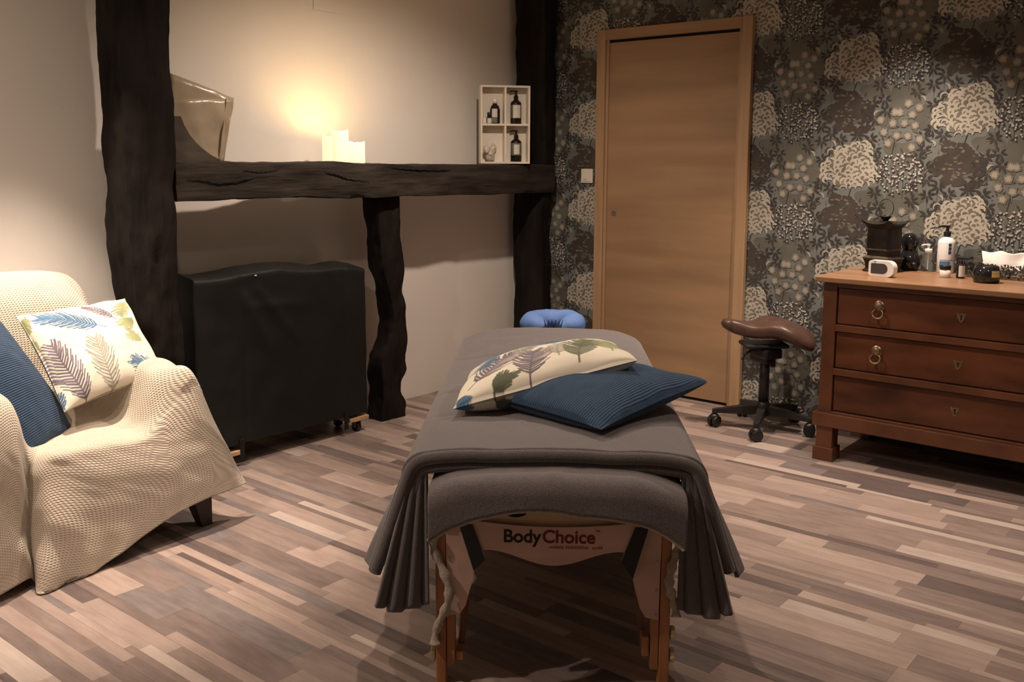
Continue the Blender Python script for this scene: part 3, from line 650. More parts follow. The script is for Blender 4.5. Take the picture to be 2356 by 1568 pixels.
# ---- things on the dresser
ln = thing('lantern', 'dark bronze square lantern with ring handle on the dresser', 'lantern', (4.450, 1.455, DT), math.radians(-18))
def sq(prof, m, name, parent, bev=.2):
    v = []; f = []
    rr = ringrect(4, .12); n = len(rr)
    for s_, z in prof: v += [(s_ * a, s_ * b, z) for a, b in rr]
    for j in range(len(prof) - 1): f += [(j * n + k, j * n + (k + 1) % n, (j + 1) * n + (k + 1) % n, (j + 1) * n + k) for k in range(n)]
    f += [tuple(range(n))[::-1], tuple(range((len(prof) - 1) * n, len(prof) * n))]
    return addmesh(name, v, f, m, parent)
sq([(.062, .0), (.066, .006), (.060, .012), (.056, .018), (.060, .045), (.064, .058)], M_bronze, 'base', ln)
sq([(.066, .058), (.067, .064), (.060, .070), (.056, .073)], M_bronze2, 'base_moulding', ln)
sq([(.052, .073), (.054, .10), (.055, .16), (.053, .200)], M_bronze, 'body', ln)
sq([(.0535, .098), (.0555, .100), (.0555, .104), (.0535, .106)], M_bronze2, 'body_band', ln)
# roof with upturned corners
rv = []; rf = []; nn = 12
for s_, z, lift in [(.052, .198, 0), (.072, .212, .018), (.074, .219, .020), (.045, .224, .006), (.012, .232, 0)]:
    for a, b in ringrect(nn // 4 + 2, .05): rv.append((s_ * a, s_ * b, z + lift * (abs(a) * abs(b)) ** 3))
n_ = 4 * (nn // 4 + 2)
for j in range(4): rf += [(j * n_ + k, j * n_ + (k + 1) % n_, (j + 1) * n_ + (k + 1) % n_, (j + 1) * n_ + k) for k in range(n_)]
rf += [tuple(range(n_))[::-1], tuple(range(4 * n_, 5 * n_))]
addmesh('roof', rv, rf, M_bronze, ln)
MB().lathe([(.010, .230), (.013, .236), (.026, .250), (.027, .253), (.004, .254)], n=18).build('finial', M_bronze, ln, True)
MB().tube([(.001 * math.cos(a), .040 * math.cos(a), .290 + .040 * math.sin(a)) for a in np.linspace(0, 2 * math.pi, 28)[:-1]], .0017, 6, closed=True).build('ring_handle', M_bronze, ln, True)
vs = thing('gourd_vase', 'dark smoked glass gourd vase beside the lantern', 'vase', (4.600, 1.388, DT))
MB().lathe([(.036, 0), (.045, .006), (.052, .03), (.050, .055), (.036, .082), (.028, .092), (.033, .105), (.040, .125), (.038, .146), (.026, .165), (.010, .172)], n=28).build('vase_body', M_smoke, vs, True)
MB().ball((-.040, -.036, .03), (.014, .014, .012)).build('side_knob', M_black, vs, True)
ck = thing('desk_clock', 'small white digital clock with rounded end in front of the lantern', 'clock', (4.245, 1.387, DT), math.radians(-6))
def dshape(w, h, r0, r1, n=10):
    p = []
    for cx, cz, r, a0 in [(w / 2 - r1, h / 2 - r1, r1, 0), (-w / 2 + r0, h / 2 - r0, r0, 90), (-w / 2 + r0, -h / 2 + r0, r0, 180), (w / 2 - r1, -h / 2 + r1, r1, 270)]:
        p += [(cx + r * math.cos(math.radians(a0 + 90 * k / n)), cz + r * math.sin(math.radians(a0 + 90 * k / n))) for k in range(n + 1)]
    return p
# the clock faces -X; local y runs to the viewer's left, so mirror
shade_auto(MB().prism([(-a, b + .0355) for a, b in dshape(.112, .070, .012, .031)], 'x', -.020, .020).build('case', M_whitep, ck), 50)
MB().prism([(-a + .008, b + .036) for a, b in dshape(.074, .045, .005, .022)], 'x', -.0215, -.0198).build('screen', M_screen, ck)
MB().box(-.0207, -.0198, .024, .033, .0635, .0665).build('indicator', M_screen, ck)
cb = pump_bottle((4.598, 1.302, DT), .029, .085, M_glass, M_whitep, 'clear empty pump bottle with white pump on the dresser', .040, turn=LEFT)
MB().lathe([(.0165, .080), (.0165, .102), (.015, .104)], n=20).build('collar', M_whitep, cb, True); MB().tube([(0, 0, .085), (0, 0, .01)], .0025, 8).build('dip_tube', M_whitep, cb)
wb = pump_bottle((4.60, 1.226, DT), .037, .168, M_whitep, M_black, 'tall white pump bottle with blue label on the dresser', .046, turn=LEFT)
for z_ in (.128, .111, .094): labelpatch(.037, z_ - .007, z_ + .007, FACE - .18, FACE + .16, M_navy, 'navy_square', wb)
labelpatch(.037, .022, .054, FACE - 1.15, FACE + .1, M_blueink, 'blue_label', wb); labelpatch(.037, .058, .060, FACE - 1.1, FACE + .5, M_navy, 'label_line', wb)
jr = thing('cosmetic_jar', 'small white jar with black lid standing on the dresser', 'jar', (4.405, 1.172, DT))
MB().lathe([(.0205, 0), (.022, .003), (.022, .034)], n=24).build('jar_body', M_label, jr, True); MB().lathe([(.0225, .034), (.0225, .051), (.021, .053)], n=24).build('lid', M_black, jr, True)
db = thing('dropper_bottle', 'small dark bottle with tall white label on the dresser', 'bottle', (4.415, 1.112, DT))
MB().lathe([(.0165, 0), (.0175, .003), (.0175, .052), (.012, .060), (.010, .064), (.010, .076), (.008, .078)], n=20).build('bottle_body', M_amber, db, True)
labelpatch(.0175, .008, .055, FACE - .9, FACE + .7, M_label, 'paper_label', db)
bk = tag(MB().box(-.022, .022, -.030, .030, 0, .078, .004).build('card_box', M_black), 'small plain black box behind the dark dropper bottle', 'box'); bk.location = (4.610, 1.146, DT)
cj = thing('jar_candle', 'squat black jar candle with gold label on the dresser', 'candle', (4.335, .990, DT))
MB().lathe([(.044, 0), (.050, .004), (.055, .022), (.054, .042), (.046, .070), (.044, .070), (.043, .062), (.002, .061)], n=32, capt=False).build('jar_body', M_smoke, cj, True)
MB().lathe([(.043, .062), (.002, .0635)], n=28, capb=False).build('wax', M_knob, cj, True)
v_ = []; 
for k in range(9):
    a = FACE - .10 + .75 * k / 8
    for z_ in (.026, .053): 
        rr = .0545 - max(0, z_ - .042) * .28 + .0012; v_.append((rr * math.cos(a), rr * math.sin(a), z_))
addmesh('gold_label', v_, [(2 * k, 2 * k + 2, 2 * k + 3, 2 * k + 1) for k in range(8)], M_gold, cj, True)
tb = thing('tissue_box', 'clear acrylic tissue box at the right of the dresser', 'box', (4.535, .965, DT), math.radians(-3))
bw, bd, bh = .30, .13, .066
for nm, a in [('side_wall', (-bd / 2, -bd / 2 + .004, -bw / 2, bw / 2, 0, bh)), ('side_wall', (bd / 2 - .004, bd / 2, -bw / 2, bw / 2, 0, bh)), ('end_wall', (-bd / 2 + .004, bd / 2 - .004, -bw / 2, -bw / 2 + .004, 0, bh)), ('end_wall', (-bd / 2 + .004, bd / 2 - .004, bw / 2 - .004, bw / 2, 0, bh)),
              ('lid', (-bd / 2 - .003, -.018, -bw / 2 - .003, bw / 2 + .003, bh, bh + .005)), ('lid', (.018, bd / 2 + .003, -bw / 2 - .003, bw / 2 + .003, bh, bh + .005))]:
    MB().box(*a).build(nm, M_acryl, tb)
mt_ = MB()
tr = np.random.RandomState(5)
for k in range(260):
    y_ = tr.uniform(-.143, .143); z_ = tr.uniform(.004, .060); a = tr.rand() * 6.28; l_ = tr.uniform(.008, .02)
    mt_.mi = int(tr.choice(4, p=[.35, .3, .2, .15])); p_ = lance((y_, z_), a, l_, .007)
    x_ = -bd / 2 + .0062 + .0002 * (k % 7); p_[:, 1] = np.clip(p_[:, 1], .001, bh - .001); p_[:, 0] = np.clip(p_[:, 0], -bw / 2 + .005, bw / 2 - .005)
    mt_.add([(x_, q[0], q[1]) for q in p_], [tuple(range(6))])
o = mt_.build('leaf_pattern_liner', [W_mid, W_dark, W_pale, W_ground], tb); o['kind'] = 'stuff'
ti = tag(sheet('tissue', (lambda U, V: np.stack([.018 * np.sin(V * 3.0) * (U - .5) + .018 * (V - .5) + .006 * np.sin(U * 9), (U - .5) * -.19 * (.75 + .25 * V) - .005, bh - .03 + V * (.078 + .020 * np.exp(-((U - .96) / .05) ** 2) - .010 * np.abs(U - .45)) + .004 * np.sin(U * 14 + 2) * V], -1))(*np.meshgrid(np.linspace(0, 1, 40), np.linspace(0, 1, 14), indexing='ij')), M_tissue, None, .001), 'white paper tissue sticking out of the clear box', 'tissue')
ti.location = (4.535, .975, DT); ti.rotation_euler = (0, 0, math.radians(-3))

# ------------------------------------------------------------------ saddle stool
sc_ = (4.392, 1.982, 0)
stl = thing('saddle_stool', 'brown leather saddle stool on black five-star base', 'stool', sc_)
for k in range(5):
    a = math.radians(120.5 + 78 * 0 + 77 * k if k < 3 else 120.5 + 77 * 2 + 68 * (k - 2)); d = np.array([math.cos(a), math.sin(a)]); n_ = np.array([-d[1], d[0]])
    v = []
    for r_, w_, z0, z1 in [(.015, .022, .075, .122), (.12, .018, .075, .112), (.236, .014, .072, .092), (.248, .010, .070, .088)]:
        for s_, z_ in ((-1, z0), (1, z0), (1, z1), (-1, z1)): v.append((d[0] * r_ + n_[0] * w_ * s_, d[1] * r_ + n_[1] * w_ * s_, z_))
    f = []
    for j in range(3): f += [(4 * j + q, 4 * j + (q + 1) % 4, 4 * j + 4 + (q + 1) % 4, 4 * j + 4 + q) for q in range(4)]
    f += [(3, 2, 1, 0), (12, 13, 14, 15)]
    lg = addmesh('base_leg', v, f, M_blackm, stl)
    wa = a + [.9, 2.2, .3, 1.4, 2.6][k]; wd_ = np.array([math.cos(wa), math.sin(wa), 0]); c_ = np.array([d[0] * .236, d[1] * .236, 0])
    g = MB()
    for s_ in (-1, 1):
        ww = MB().lathe([(.012, -.010), (.027, -.010), (.029, -.006), (.029, .006), (.027, .010), (.012, .010)], n=18).xf(tuple(c_ + np.array([-wd_[1], wd_[0], 0]) * .014 * s_ + np.array([0, 0, .0295])), rz=wa, rx=math.pi / 2); g.join(ww)
    g.tube([tuple(c_ + np.array([0, 0, .03])), tuple(c_ + np.array([0, 0, .075]))], .007, 8)
    hood = MB().ball((0, 0, 0), (.026, .024, .020)).xf(tuple(c_ + np.array([0, 0, .050]))); g.join(hood)
    shade_auto(g.build('caster', M_black, lg))
MB().lathe([(.034, .070), (.036, .08), (.036, .115), (.030, .135), (.026, .140)], n=20).build('hub', M_blackm, stl, True)
MB().lathe([(.0255, .12), (.0245, .33), (.018, .335), (.016, .40)], n=20).build('gas_column', M_black, stl, True)
mech = MB().box(-.050, .050, -.075, .055, .365, .415, .010).box(-.03, .03, -.05, .09, .335, .372, .008).box(-.02, .02, .045, .115, .36, .425, .008); mech.xf(rz=math.radians(-30)); mech.build('tilt_mechanism', M_black, stl)
ld = -rt
MB().tube([(0, 0, .40), tuple(ld * .075 + upv * .395), tuple(ld * .105 + upv * .375), tuple(ld * .115 + upv * .35)], .006, 8).build('lever', M_black, stl, True)
MB().lathe([(.005, 0), (.013, .004), (.013, .022), (.004, .026)], n=14).xf(tuple(rt * .026 + upv * .325), rz=math.atan2(rt[1], rt[0]), ry=math.pi / 2).build('knob', M_black, stl, True)
# saddle seat: nose towards the viewer's left, wide raised wings to the right
nu, nv = 40, 48
U, V = np.meshgrid(np.linspace(0, 1, nu), np.linspace(0, 2 * math.pi, nv, endpoint=False), indexing='ij')
lx = -.225 + .45 * U                                    # along rt
hw = .030 + .150 * smoothstep(.10, .72, U) ; hw = hw * np.sqrt(np.clip(1 - ((U - .5) / .5) ** 8, 0, 1)) + .002
hw = np.where(U < .1, hw * (.75 + .25 * U / .1) + .018 * np.sqrt(np.clip(U / .1, 0, 1)), hw)
thk = (.036 + .014 * smoothstep(.2, .7, U)) * np.sqrt(np.clip(1 - ((U - .5) / .5) ** 6, 0, 1)) + .001
cz = .522 + .014 * np.exp(-((U - .0) / .12) ** 2) - .020 * np.exp(-((U - .38) / .25) ** 2) - .052 * smoothstep(.45, 1.0, U)
sx_ = np.cos(V); sy_ = np.sin(V)
yy = hw * np.sign(sx_) * np.abs(sx_) ** .8; zz = thk * np.sign(sy_) * np.abs(sy_) ** .7
zz = zz + .045 * smoothstep(.35, .8, U) * (-(yy / .18) ** 2) + .022 * smoothstep(.3, .6, U) * np.exp(-((yy) / .06) ** 2) * 0 + cz
zz = zz + .030 * smoothstep(.3, .55, U) * (1 - smoothstep(.7, 1., U)) * (np.abs(yy) / .18)
P = rt[None, None] * lx[..., None] + fh[None, None] * yy[..., None] + upv[None, None] * zz[..., None]
v = P.reshape(-1, 3); f = [(i * nv + j, i * nv + (j + 1) % nv, (i + 1) * nv + (j + 1) % nv, (i + 1) * nv + j) for i in range(nu - 1) for j in range(nv)]
f += [tuple(range(nv))[::-1], tuple(range((nu - 1) * nv, nu * nv))]
addmesh('seat', v, f, M_leather, stl, True)
sp = MB().box(-.12, .10, -.075, .075, .448, .470, .012).xf(rz=math.atan2(rt[1], rt[0])); sp.xf((0, 0, -.03)); sp.build('seat_plate', M_black, stl)

# ------------------------------------------------------------------ covered trolley
tro = (2.66, 3.57, 0)
tr_ = thing('covered_trolley', 'black fabric-covered trolley on casters under the beam', 'trolley', tro)
cxs = np.linspace(2.17, 3.095, 70)
tops = np.array([ony(u, v, 3.47)[[0, 2]] for u, v in [(412, 640), (450, 645), (485, 642), (540, 633), (590, 624), (640, 616), (690, 622), (740, 619), (790, 614), (840, 617)]])
bots = np.array([ony(u, v, 3.455)[[0, 2]] for u, v in [(470, 1045), (538, 1026), (600, 1009), (690, 988), (760, 969), (845, 947)]])
prof = []
for i, x_ in enumerate(cxs):
    zt = np.interp(x_, tops[:, 0], tops[:, 1]); zb = np.interp(x_, bots[:, 0], bots[:, 1])
    lump = .022 * math.exp(-((x_ - 2.66) / .10) ** 2) + .014 * math.exp(-((x_ - 2.98) / .06) ** 2) + .008 * math.sin(x_ * 21)
    row = [(3.462, zb + (zt - .012 - zb) * t) for t in np.linspace(0, 1, 44)] + [(3.466, zt - .004), (3.476, zt), (3.52, zt + .004 + lump * .5), (3.58, zt + .010 + lump), (3.64, zt + .006 + lump * .6), (3.675, zt), (3.683, zt - .012)] + [(3.686, zt - .02 + (zb - zt) * t) for t in (.3, .6, .95)]
    prof.append([(x_, a, b) for a, b in row])
P = np.array(prof); n_ = normals(P)
X_, Z_ = P[..., 0], P[..., 2]
wr_ = .006 * fbm(np.stack([X_ * 6, Z_ * 5, Z_ * 0], -1), 3, 21) + .010 * np.exp(-((X_ - 2.42 - (.7 - Z_) * .55) / .03) ** 2) * smoothstep(.38, .55, Z_) * (1 - smoothstep(.72, .8, Z_)) \
    + .009 * np.exp(-((X_ - 2.50 - (.74 - Z_) * .8) / .028) ** 2) * smoothstep(.45, .6, Z_) * (1 - smoothstep(.74, .8, Z_)) - .006 * np.exp(-((X_ - 2.40) / .008) ** 2) - .006 * np.exp(-((X_ - 2.965) / .008) ** 2) + .008 * np.exp(-((Z_ - .69 + .25 * (X_ - 2.45) ** 2) / .02) ** 2) * smoothstep(2.35, 2.5, X_) * (1 - smoothstep(2.65, 2.85, X_))
P[..., 1] -= wr_ * (P[..., 1] < 3.47)
gm = MB().grid(P - np.array(tro))
k0 = len(gm.v)
for e in (0, len(cxs) - 1):                             # closed ends
    idx = [e * P.shape[1] + j for j in range(P.shape[1])]; gm.f.append(tuple(idx if e == 0 else idx[::-1])); gm.m.append(0)
shade_auto(gm.build('cover', M_cover, tr_), 60)
MB().box(2.98, 3.10, 3.455, 3.66, .060, .079, .002).build('wood_batten', M_pine, tr_, org=tro)
MB().box(2.22, 2.36, 3.455, 3.66, .052, .072, .002).build('wood_batten', M_pine, tr_, org=tro)
for x_ in (2.955, 2.366): MB().box(x_ - .011, x_ + .011, 3.452, 3.457, .035, .12).build('strap', M_cover, tr_, org=tro)
for x_, y_ in [(3.05, 3.492), (3.05, 3.63), (2.27, 3.492), (2.27, 3.63)]:
    ca = MB().box(x_ - .024, x_ + .024, y_ - .02, y_ + .02, .052, .060).box(x_ - .020, x_ - .016, y_ - .012, y_ + .012, .02, .054).box(x_ + .016, x_ + .020, y_ - .012, y_ + .012, .02, .054)
    c_ = ca.build('caster', M_steel, tr_, org=tro)
    shade_auto(MB().lathe([(.006, -.013), (.022, -.013), (.0235, -.009), (.0235, .009), (.022, .013), (.006, .013)], n=18).xf((x_, y_, .024), ry=math.pi / 2).build('wheel', M_black, c_, org=tro))
MB().box(2.463, 2.472, 3.460, 3.464, .822, .827).build('cover_tag', M_whitep, tr_, org=tro)

# ------------------------------------------------------------------ armchair under a throw
ac = (1.50, 3.28, 0)
arm = thing('armchair', 'armchair hidden under a beige throw in front of thick post', 'armchair', ac)
MB().box(1.20, 1.80, 3.00, 3.52, .20, .375, .03).build('seat_base', M_chairf, arm, org=ac)
bkm = MB().box(-.215, .215, -.035, .035, 0, .50, .03).xf((1.515, 3.515, .34), rx=math.radians(-8)); bkm.build('backrest', M_chairf, arm, org=ac)
for x_ in (1.20, 1.80): MB().box(x_ - .045, x_ + .045, 3.02, 3.39, .30, .555, .03).build('armrest', M_chairf, arm, org=ac)
for x_, y_, dx, dy in [(1.845, 3.01, .03, -.02), (1.20, 3.01, -.03, -.02), (1.79, 3.50, .03, .04), (1.20, 3.50, -.03, .04)]:
    v = []
    for w_, z_, t_ in [(.042, .21, 0), (.034, .10, .5), (.020, .0, 1)]:
        for a, b in ((-1, -1), (1, -1), (1, 1), (-1, 1)): v.append((x_ + dx * t_ + a * w_ - ac[0], y_ + dy * t_ + b * w_ - ac[1], z_))
    addmesh('leg', v, [(4 * j + q, 4 * j + (q + 1) % 4, 4 * j + 4 + (q + 1) % 4, 4 * j + 4 + q) for j in range(2) for q in range(4)] + [(3, 2, 1, 0), (8, 9, 10, 11)], M_chairw, arm)
# throw: control net, columns run from the left outer side to the right outer side, rows from behind the back to the front hem
def hem(u, v, y): return list(ony(u, v, y))
def yz(x, y, z): return [x, y, z]
rows = []
rows.append([yz(1.25, 3.70, .60), yz(1.24, 3.70, .66), yz(1.24, 3.70, .72), yz(1.26, 3.70, .76), yz(1.30, 3.70, .79), yz(1.38, 3.70, .82), yz(1.52, 3.70, .82), yz(1.66, 3.70, .80), yz(1.72, 3.70, .77), yz(1.76, 3.70, .72), yz(1.79, 3.70, .66), yz(1.80, 3.70, .60)])
rows.append([yz(1.20, 3.64, .62), yz(1.20, 3.63, .72), yz(1.21, 3.62, .80), yz(1.24, 3.62, .87), yz(1.29, 3.62, .895), yz(1.38, 3.62, .905), yz(1.52, 3.62, .905), yz(1.65, 3.62, .895), yz(1.72, 3.62, .875), yz(1.765, 3.62, .83), yz(1.795, 3.63, .75), yz(1.80, 3.64, .62)])
rows.append([yz(1.18, 3.58, .50), yz(1.18, 3.56, .60), yz(1.20, 3.53, .70), yz(1.24, 3.515, .76), yz(1.29, 3.51, .80), yz(1.38, 3.505, .81), yz(1.52, 3.505, .81), yz(1.66, 3.51, .79), yz(1.74, 3.515, .75), yz(1.785, 3.52, .69), yz(1.805, 3.50, .60), yz(1.808, 3.47, .50)])
rows.append([yz(1.12, 3.50, .20), yz(1.13, 3.49, .42), yz(1.16, 3.46, .585), yz(1.23, 3.45, .60), yz(1.28, 3.445, .56), yz(1.38, 3.44, .55), yz(1.52, 3.44, .55), yz(1.66, 3.445, .555), yz(1.745, 3.43, .59), yz(1.815, 3.40, .585), yz(1.865, 3.40, .42), yz(1.88, 3.40, .24)])
def armrow(y, za, zs, xo=0):
    return [yz(1.085, y, .12), yz(1.11, y, .38), yz(1.14, y, za), yz(1.235, y, za + .004), yz(1.285, y, zs + .03), yz(1.38, y, zs), yz(1.52, y, zs + .006), yz(1.66, y, zs + .012), yz(1.735, y, za - .005), yz(1.83 + xo, y, za), yz(1.885 + xo, y, .42), yz(1.915 + xo, y, .24)]
rows.append(armrow(3.36, .588, .425)); rows.append(armrow(3.20, .590, .412)); rows.append(armrow(3.06, .588, .402))
rows.append([yz(1.085, 3.00, .12), yz(1.10, 2.99, .38), yz(1.13, 2.985, .575), yz(1.225, 2.985, .56), yz(1.275, 3.00, .40), yz(1.35, 2.965, .396), yz(1.50, 2.965, .393), yz(1.66, 2.965, .390), yz(1.745, 2.99, .50), yz(1.835, 2.985, .575), yz(1.90, 2.99, .40), yz(1.935, 3.00, .24)])
rows.append([yz(1.08, 2.955, .10), yz(1.09, 2.945, .35), yz(1.125, 2.935, .50), yz(1.215, 2.945, .44), yz(1.262, 2.985, .35), yz(1.30, 2.945, .352), yz(1.47, 2.942, .348), yz(1.66, 2.942, .352), yz(1.755, 2.942, .385), yz(1.845, 2.940, .415), yz(1.915, 2.95, .35), yz(1.955, 2.965, .25)])
rows.append([yz(1.07, 2.93, .08), yz(1.09, 2.915, .20), yz(1.12, 2.905, .27), yz(1.20, 2.935, .24), yz(1.252, 2.975, .18), yz(1.288, 2.900, .20), yz(1.45, 2.916, .215), yz(1.65, 2.920, .235), yz(1.76, 2.922, .26), yz(1.87, 2.925, .27), yz(1.95, 2.935, .245), yz(1.99, 2.95, .20)])
rows.append([yz(1.06, 2.93, .03), yz(1.09, 2.905, .03), yz(1.12, 2.90, .025), hem(60, 1330, 2.935), hem(82, 1345, 2.96), hem(96, 1371, 2.865), hem(185, 1335, 2.885), hem(330, 1232, 2.90), hem(410, 1178, 2.905), hem(470, 1148, 2.91), hem(525, 1128, 2.92), hem(566, 1111, 2.935)])
NET = np.array(rows)                                    # rows x cols x 3
P = catmull(NET, 170); P = catmull(P.transpose(1, 0, 2), 200)
U_ = arcuv(P)
n_ = normals(P)
fold = .006 * fbm(np.concatenate([U_ * 5, np.zeros(U_.shape[:2] + (1,))], -1), 3, 31) + .004 * np.sin(U_[..., 0] * 34 + 3 * vnoise(np.concatenate([U_ * 3, np.zeros(U_.shape[:2] + (1,))], -1), 4)) * smoothstep(1.25, 1.5, U_[..., 1])
armz = np.exp(-((P[..., 0] - 1.80) / .09) ** 2) * (P[..., 1] > 2.97) * (P[..., 1] < 3.4)
fold += .007 * armz * np.sin(P[..., 1] * 55 + P[..., 0] * 30)
P = P + n_ * fold[..., None]
P[..., 2] = np.maximum(P[..., 2], .006)
th_o = np.array([1.5, 3.2, 0])
tw = sheet('throw_blanket', P, M_throw, None, .006, U_, org=th_o); tw.location = th_o
tag(tw, 'beige waffle-knit throw draped over the armchair', 'blanket')

# ------------------------------------------------------------------ cushions
def invbil(c, pts):
    # photo point -> cushion uv (corners tl, tr, br, bl), Newton
    c = [np.array(p, float) for p in c]; out = []
    for p in pts:
        u = v = .5
        for _ in range(20):
            q = c[0] * (1 - u) * (1 - v) + c[1] * u * (1 - v) + c[2] * u * v + c[3] * (1 - u) * v
            du = (c[1] - c[0]) * (1 - v) + (c[2] - c[3]) * v; dv = (c[3] - c[0]) * (1 - u) + (c[2] - c[1]) * u
            s = np.linalg.solve(np.array([du, dv]).T, np.array(p) - q); u += s[0]; v += s[1]
        out.append((u, v))
    return out
def feather(col, UV, base, tip, width, color, n=13, seed=0, thick=.0098, strength=.97):
    rs = np.random.RandomState(seed); base = np.array(base); tip = np.array(tip); ax = tip - base; L = np.linalg.norm(ax); ax /= L; pp = np.array([-ax[1], ax[0]])
    bend = rs.uniform(-.05, .05)
    def rach(t): return base + ax * L * t + pp * bend * L * math.sin(t * math.pi)
    segs = []
    R = [rach(t) for t in np.linspace(-.08, 1, 9)]
    segs += [(R[i], R[i + 1], thick * .55) for i in range(8)]
    for k in range(n):
        t = .10 + .88 * k / (n - 1); p = rach(t); wd = width * (math.sin(math.pi * (.12 + .80 * t)) ** .7)
        for s in (-1, 1):
            a = ax * .75 + pp * s * (1.0 - .5 * t) * (.9 + .25 * rs.rand()); a /= np.linalg.norm(a)
            l = wd * rs.uniform(.85, 1.15); m = p + a * l * .55 + ax * .0; e = p + a * l + ax * l * .22
            segs.append((p, m, thick * rs.uniform(.8, 1.2))); segs.append((m, e, thick * rs.uniform(.45, .75)))
    best = np.zeros(UV.shape[:2])
    lo = np.minimum(base, tip) - width * 1.3; hi = np.maximum(base, tip) + width * 1.3
    msk = (UV[..., 0] > lo[0]) & (UV[..., 0] < hi[0]) & (UV[..., 1] > lo[1]) & (UV[..., 1] < hi[1])
    Q = UV[msk]; b = np.zeros(len(Q))
    for a_, e_, w_ in segs:
        d = e_ - a_; t = np.clip(((Q - a_) @ d) / (d @ d + 1e-12), 0, 1); dist = np.linalg.norm(Q - (a_ + t[:, None] * d), axis=1)
        b = np.maximum(b, 1 - smoothstep(w_ * .6, w_ * 1.25, dist))
    tone = 1 + .35 * vnoise(np.concatenate([Q * 9, np.zeros((len(Q), 1))], 1), seed)
    col[msk] = col[msk] * (1 - b[:, None] * strength) + np.array(color)[None] * tone[:, None] * b[:, None] * strength
def cushion(name, c, thick, m, label, N=200, feathers=None, seed=0, pinch=.05, sag=0, back=1.0, basecol=(.74, .69, .57), wr=.004, power=.45, group=None):
    # c: corners tl, tr, br, bl in world; u tl->tr, v tl->bl
    c = [np.array(p, float) for p in c]; cen = sum(c) / 4; s = np.linspace(0, 1, N); U, V = np.meshgrid(s, s, indexing='ij')
    a, b = U * 2 - 1, V * 2 - 1
    a2 = a * (1 - pinch * (1 - b ** 2)); b2 = b * (1 - pinch * (1 - a ** 2)); u = (a2 + 1) / 2; v = (b2 + 1) / 2; u = u[..., None]; v = v[..., None]
    base = c[0] * (1 - u) * (1 - v) + c[1] * u * (1 - v) + c[2] * u * v + c[3] * (1 - u) * v
    nrm = np.cross(c[1] - c[0], c[3] - c[0]); nrm = nrm / np.linalg.norm(nrm)
    if nrm @ (CAM - cen) < 0: nrm = -nrm
    h = ((1 - a ** 2).clip(0) * (1 - b ** 2).clip(0)) ** power * thick / 2
    wn = fbm(np.stack([U * 4, V * 4, U * 0 + seed], -1), 3, seed) * wr * (h / (thick / 2) * .6 + .4)
    edge = wr * 1.2 * np.sin((U * 17 + V * 13 + seed)) * np.exp(-((1 - np.maximum(abs(a), abs(b))) / .10)) * (h > 0)
    top = base + nrm * (h + wn * (h > 1e-6) + edge)[..., None]; bot = base - nrm * (h * back + (1e-4))[..., None]
    vs = np.concatenate([top.reshape(-1, 3), bot.reshape(-1, 3)]) - cen
    i, j = np.meshgrid(np.arange(N - 1), np.arange(N - 1), indexing='ij'); q = (i * N + j).ravel()
    f1 = np.stack([q, q + N, q + N + 1, q + 1], 1); f2 = f1[:, ::-1] + N * N
    rim = [k * N for k in range(N)] + [(N - 1) * N + k for k in range(1, N)] + [k * N + N - 1 for k in range(N - 2, -1, -1)] + [k for k in range(N - 2, 0, -1)]
    rf = [(rim[k], rim[(k + 1) % len(rim)], rim[(k + 1) % len(rim)] + N * N, rim[k] + N * N) for k in range(len(rim))]
    if nrm @ np.cross(c[1] - c[0], c[3] - c[0]) < 0: f1 = f1[:, ::-1]; f2 = f2[:, ::-1]; rf = [r[::-1] for r in rf]
    W = np.linalg.norm(c[1] - c[0]); H = np.linalg.norm(c[3] - c[0]); uv = np.stack([U * W, V * H], -1).reshape(-1, 2); uv = np.concatenate([uv, uv])
    col = None
    if feathers is not None:
        UV = np.stack([U, V], -1); pc = np.zeros((N, N, 3)) + np.array(basecol); pc *= (1 + .03 * fbm(np.stack([U * 6, V * 6, U * 0], -1), 2, 3))[..., None]
        for k, (b_, t_, w_, cc, kw) in enumerate(feathers): feather(pc, UV, b_, t_, w_, cc, seed=seed * 20 + k, **kw)
        col = np.concatenate([pc.reshape(-1, 3)] * 2)
    o = addmesh(name, vs, f1.tolist() + f2.tolist() + rf, m, None, True, uv=uv, col=col); o.location = cen
    return tag(o, label, 'cushion', group)
C_bl = (.045, .12, .22); C_pu = (.125, .10, .135); C_gr = (.28, .27, .22); C_gn = (.26, .28, .13); C_dg = (.10, .12, .07)
px1 = [(38, 727), (285, 688), (379, 858), (150, 946)]
def F_(b, t, w, c, **kw):
    p = invbil(px1, [b, t]); return (p[0], p[1], w / 250., c, kw)
fe = [F_((212, 775), (78, 742), 34, C_bl, n=18), F_((205, 935), (103, 812), 40, C_pu, n=18), F_((262, 915), (196, 805), 38, C_gr, n=15), F_((378, 857), (292, 850), 30, C_bl, n=13),
      F_((246, 752), (172, 720), 16, C_pu, n=11), F_((287, 698), (262, 742), 30, C_gn, n=12, thick=.0085), F_((296, 745), (270, 770), 26, C_gn, n=12, thick=.0085), F_((318, 800), (285, 790), 22, C_gn, n=9, thick=.0085),
      F_((52, 735), (58, 775), 12, C_gn, n=8), F_((70, 790), (75, 815), 12, C_gn, n=6), F_((148, 940), (128, 912), 12, C_bl, n=6)]
cushion('leaf_cushion', [ony(38, 727, 3.36), ony(287, 686, 3.40), ony(380, 858, 3.16), ony(148, 948, 3.10)], .135, M_print,
        'white cushion printed with feathery palm leaves on the armchair', 240, fe, 1, .05, group='palm print cushions')
cushion('blue_cushion', [ony(-190, 720, 3.18), ony(-28, 712, 3.40), ony(167, 986, 3.17), ony(64, 1052, 3.02)], .12, M_blue,
        'navy ribbed cushion leaning at the left of the armchair', 150, None, 2, .03, group='navy ribbed cushions')

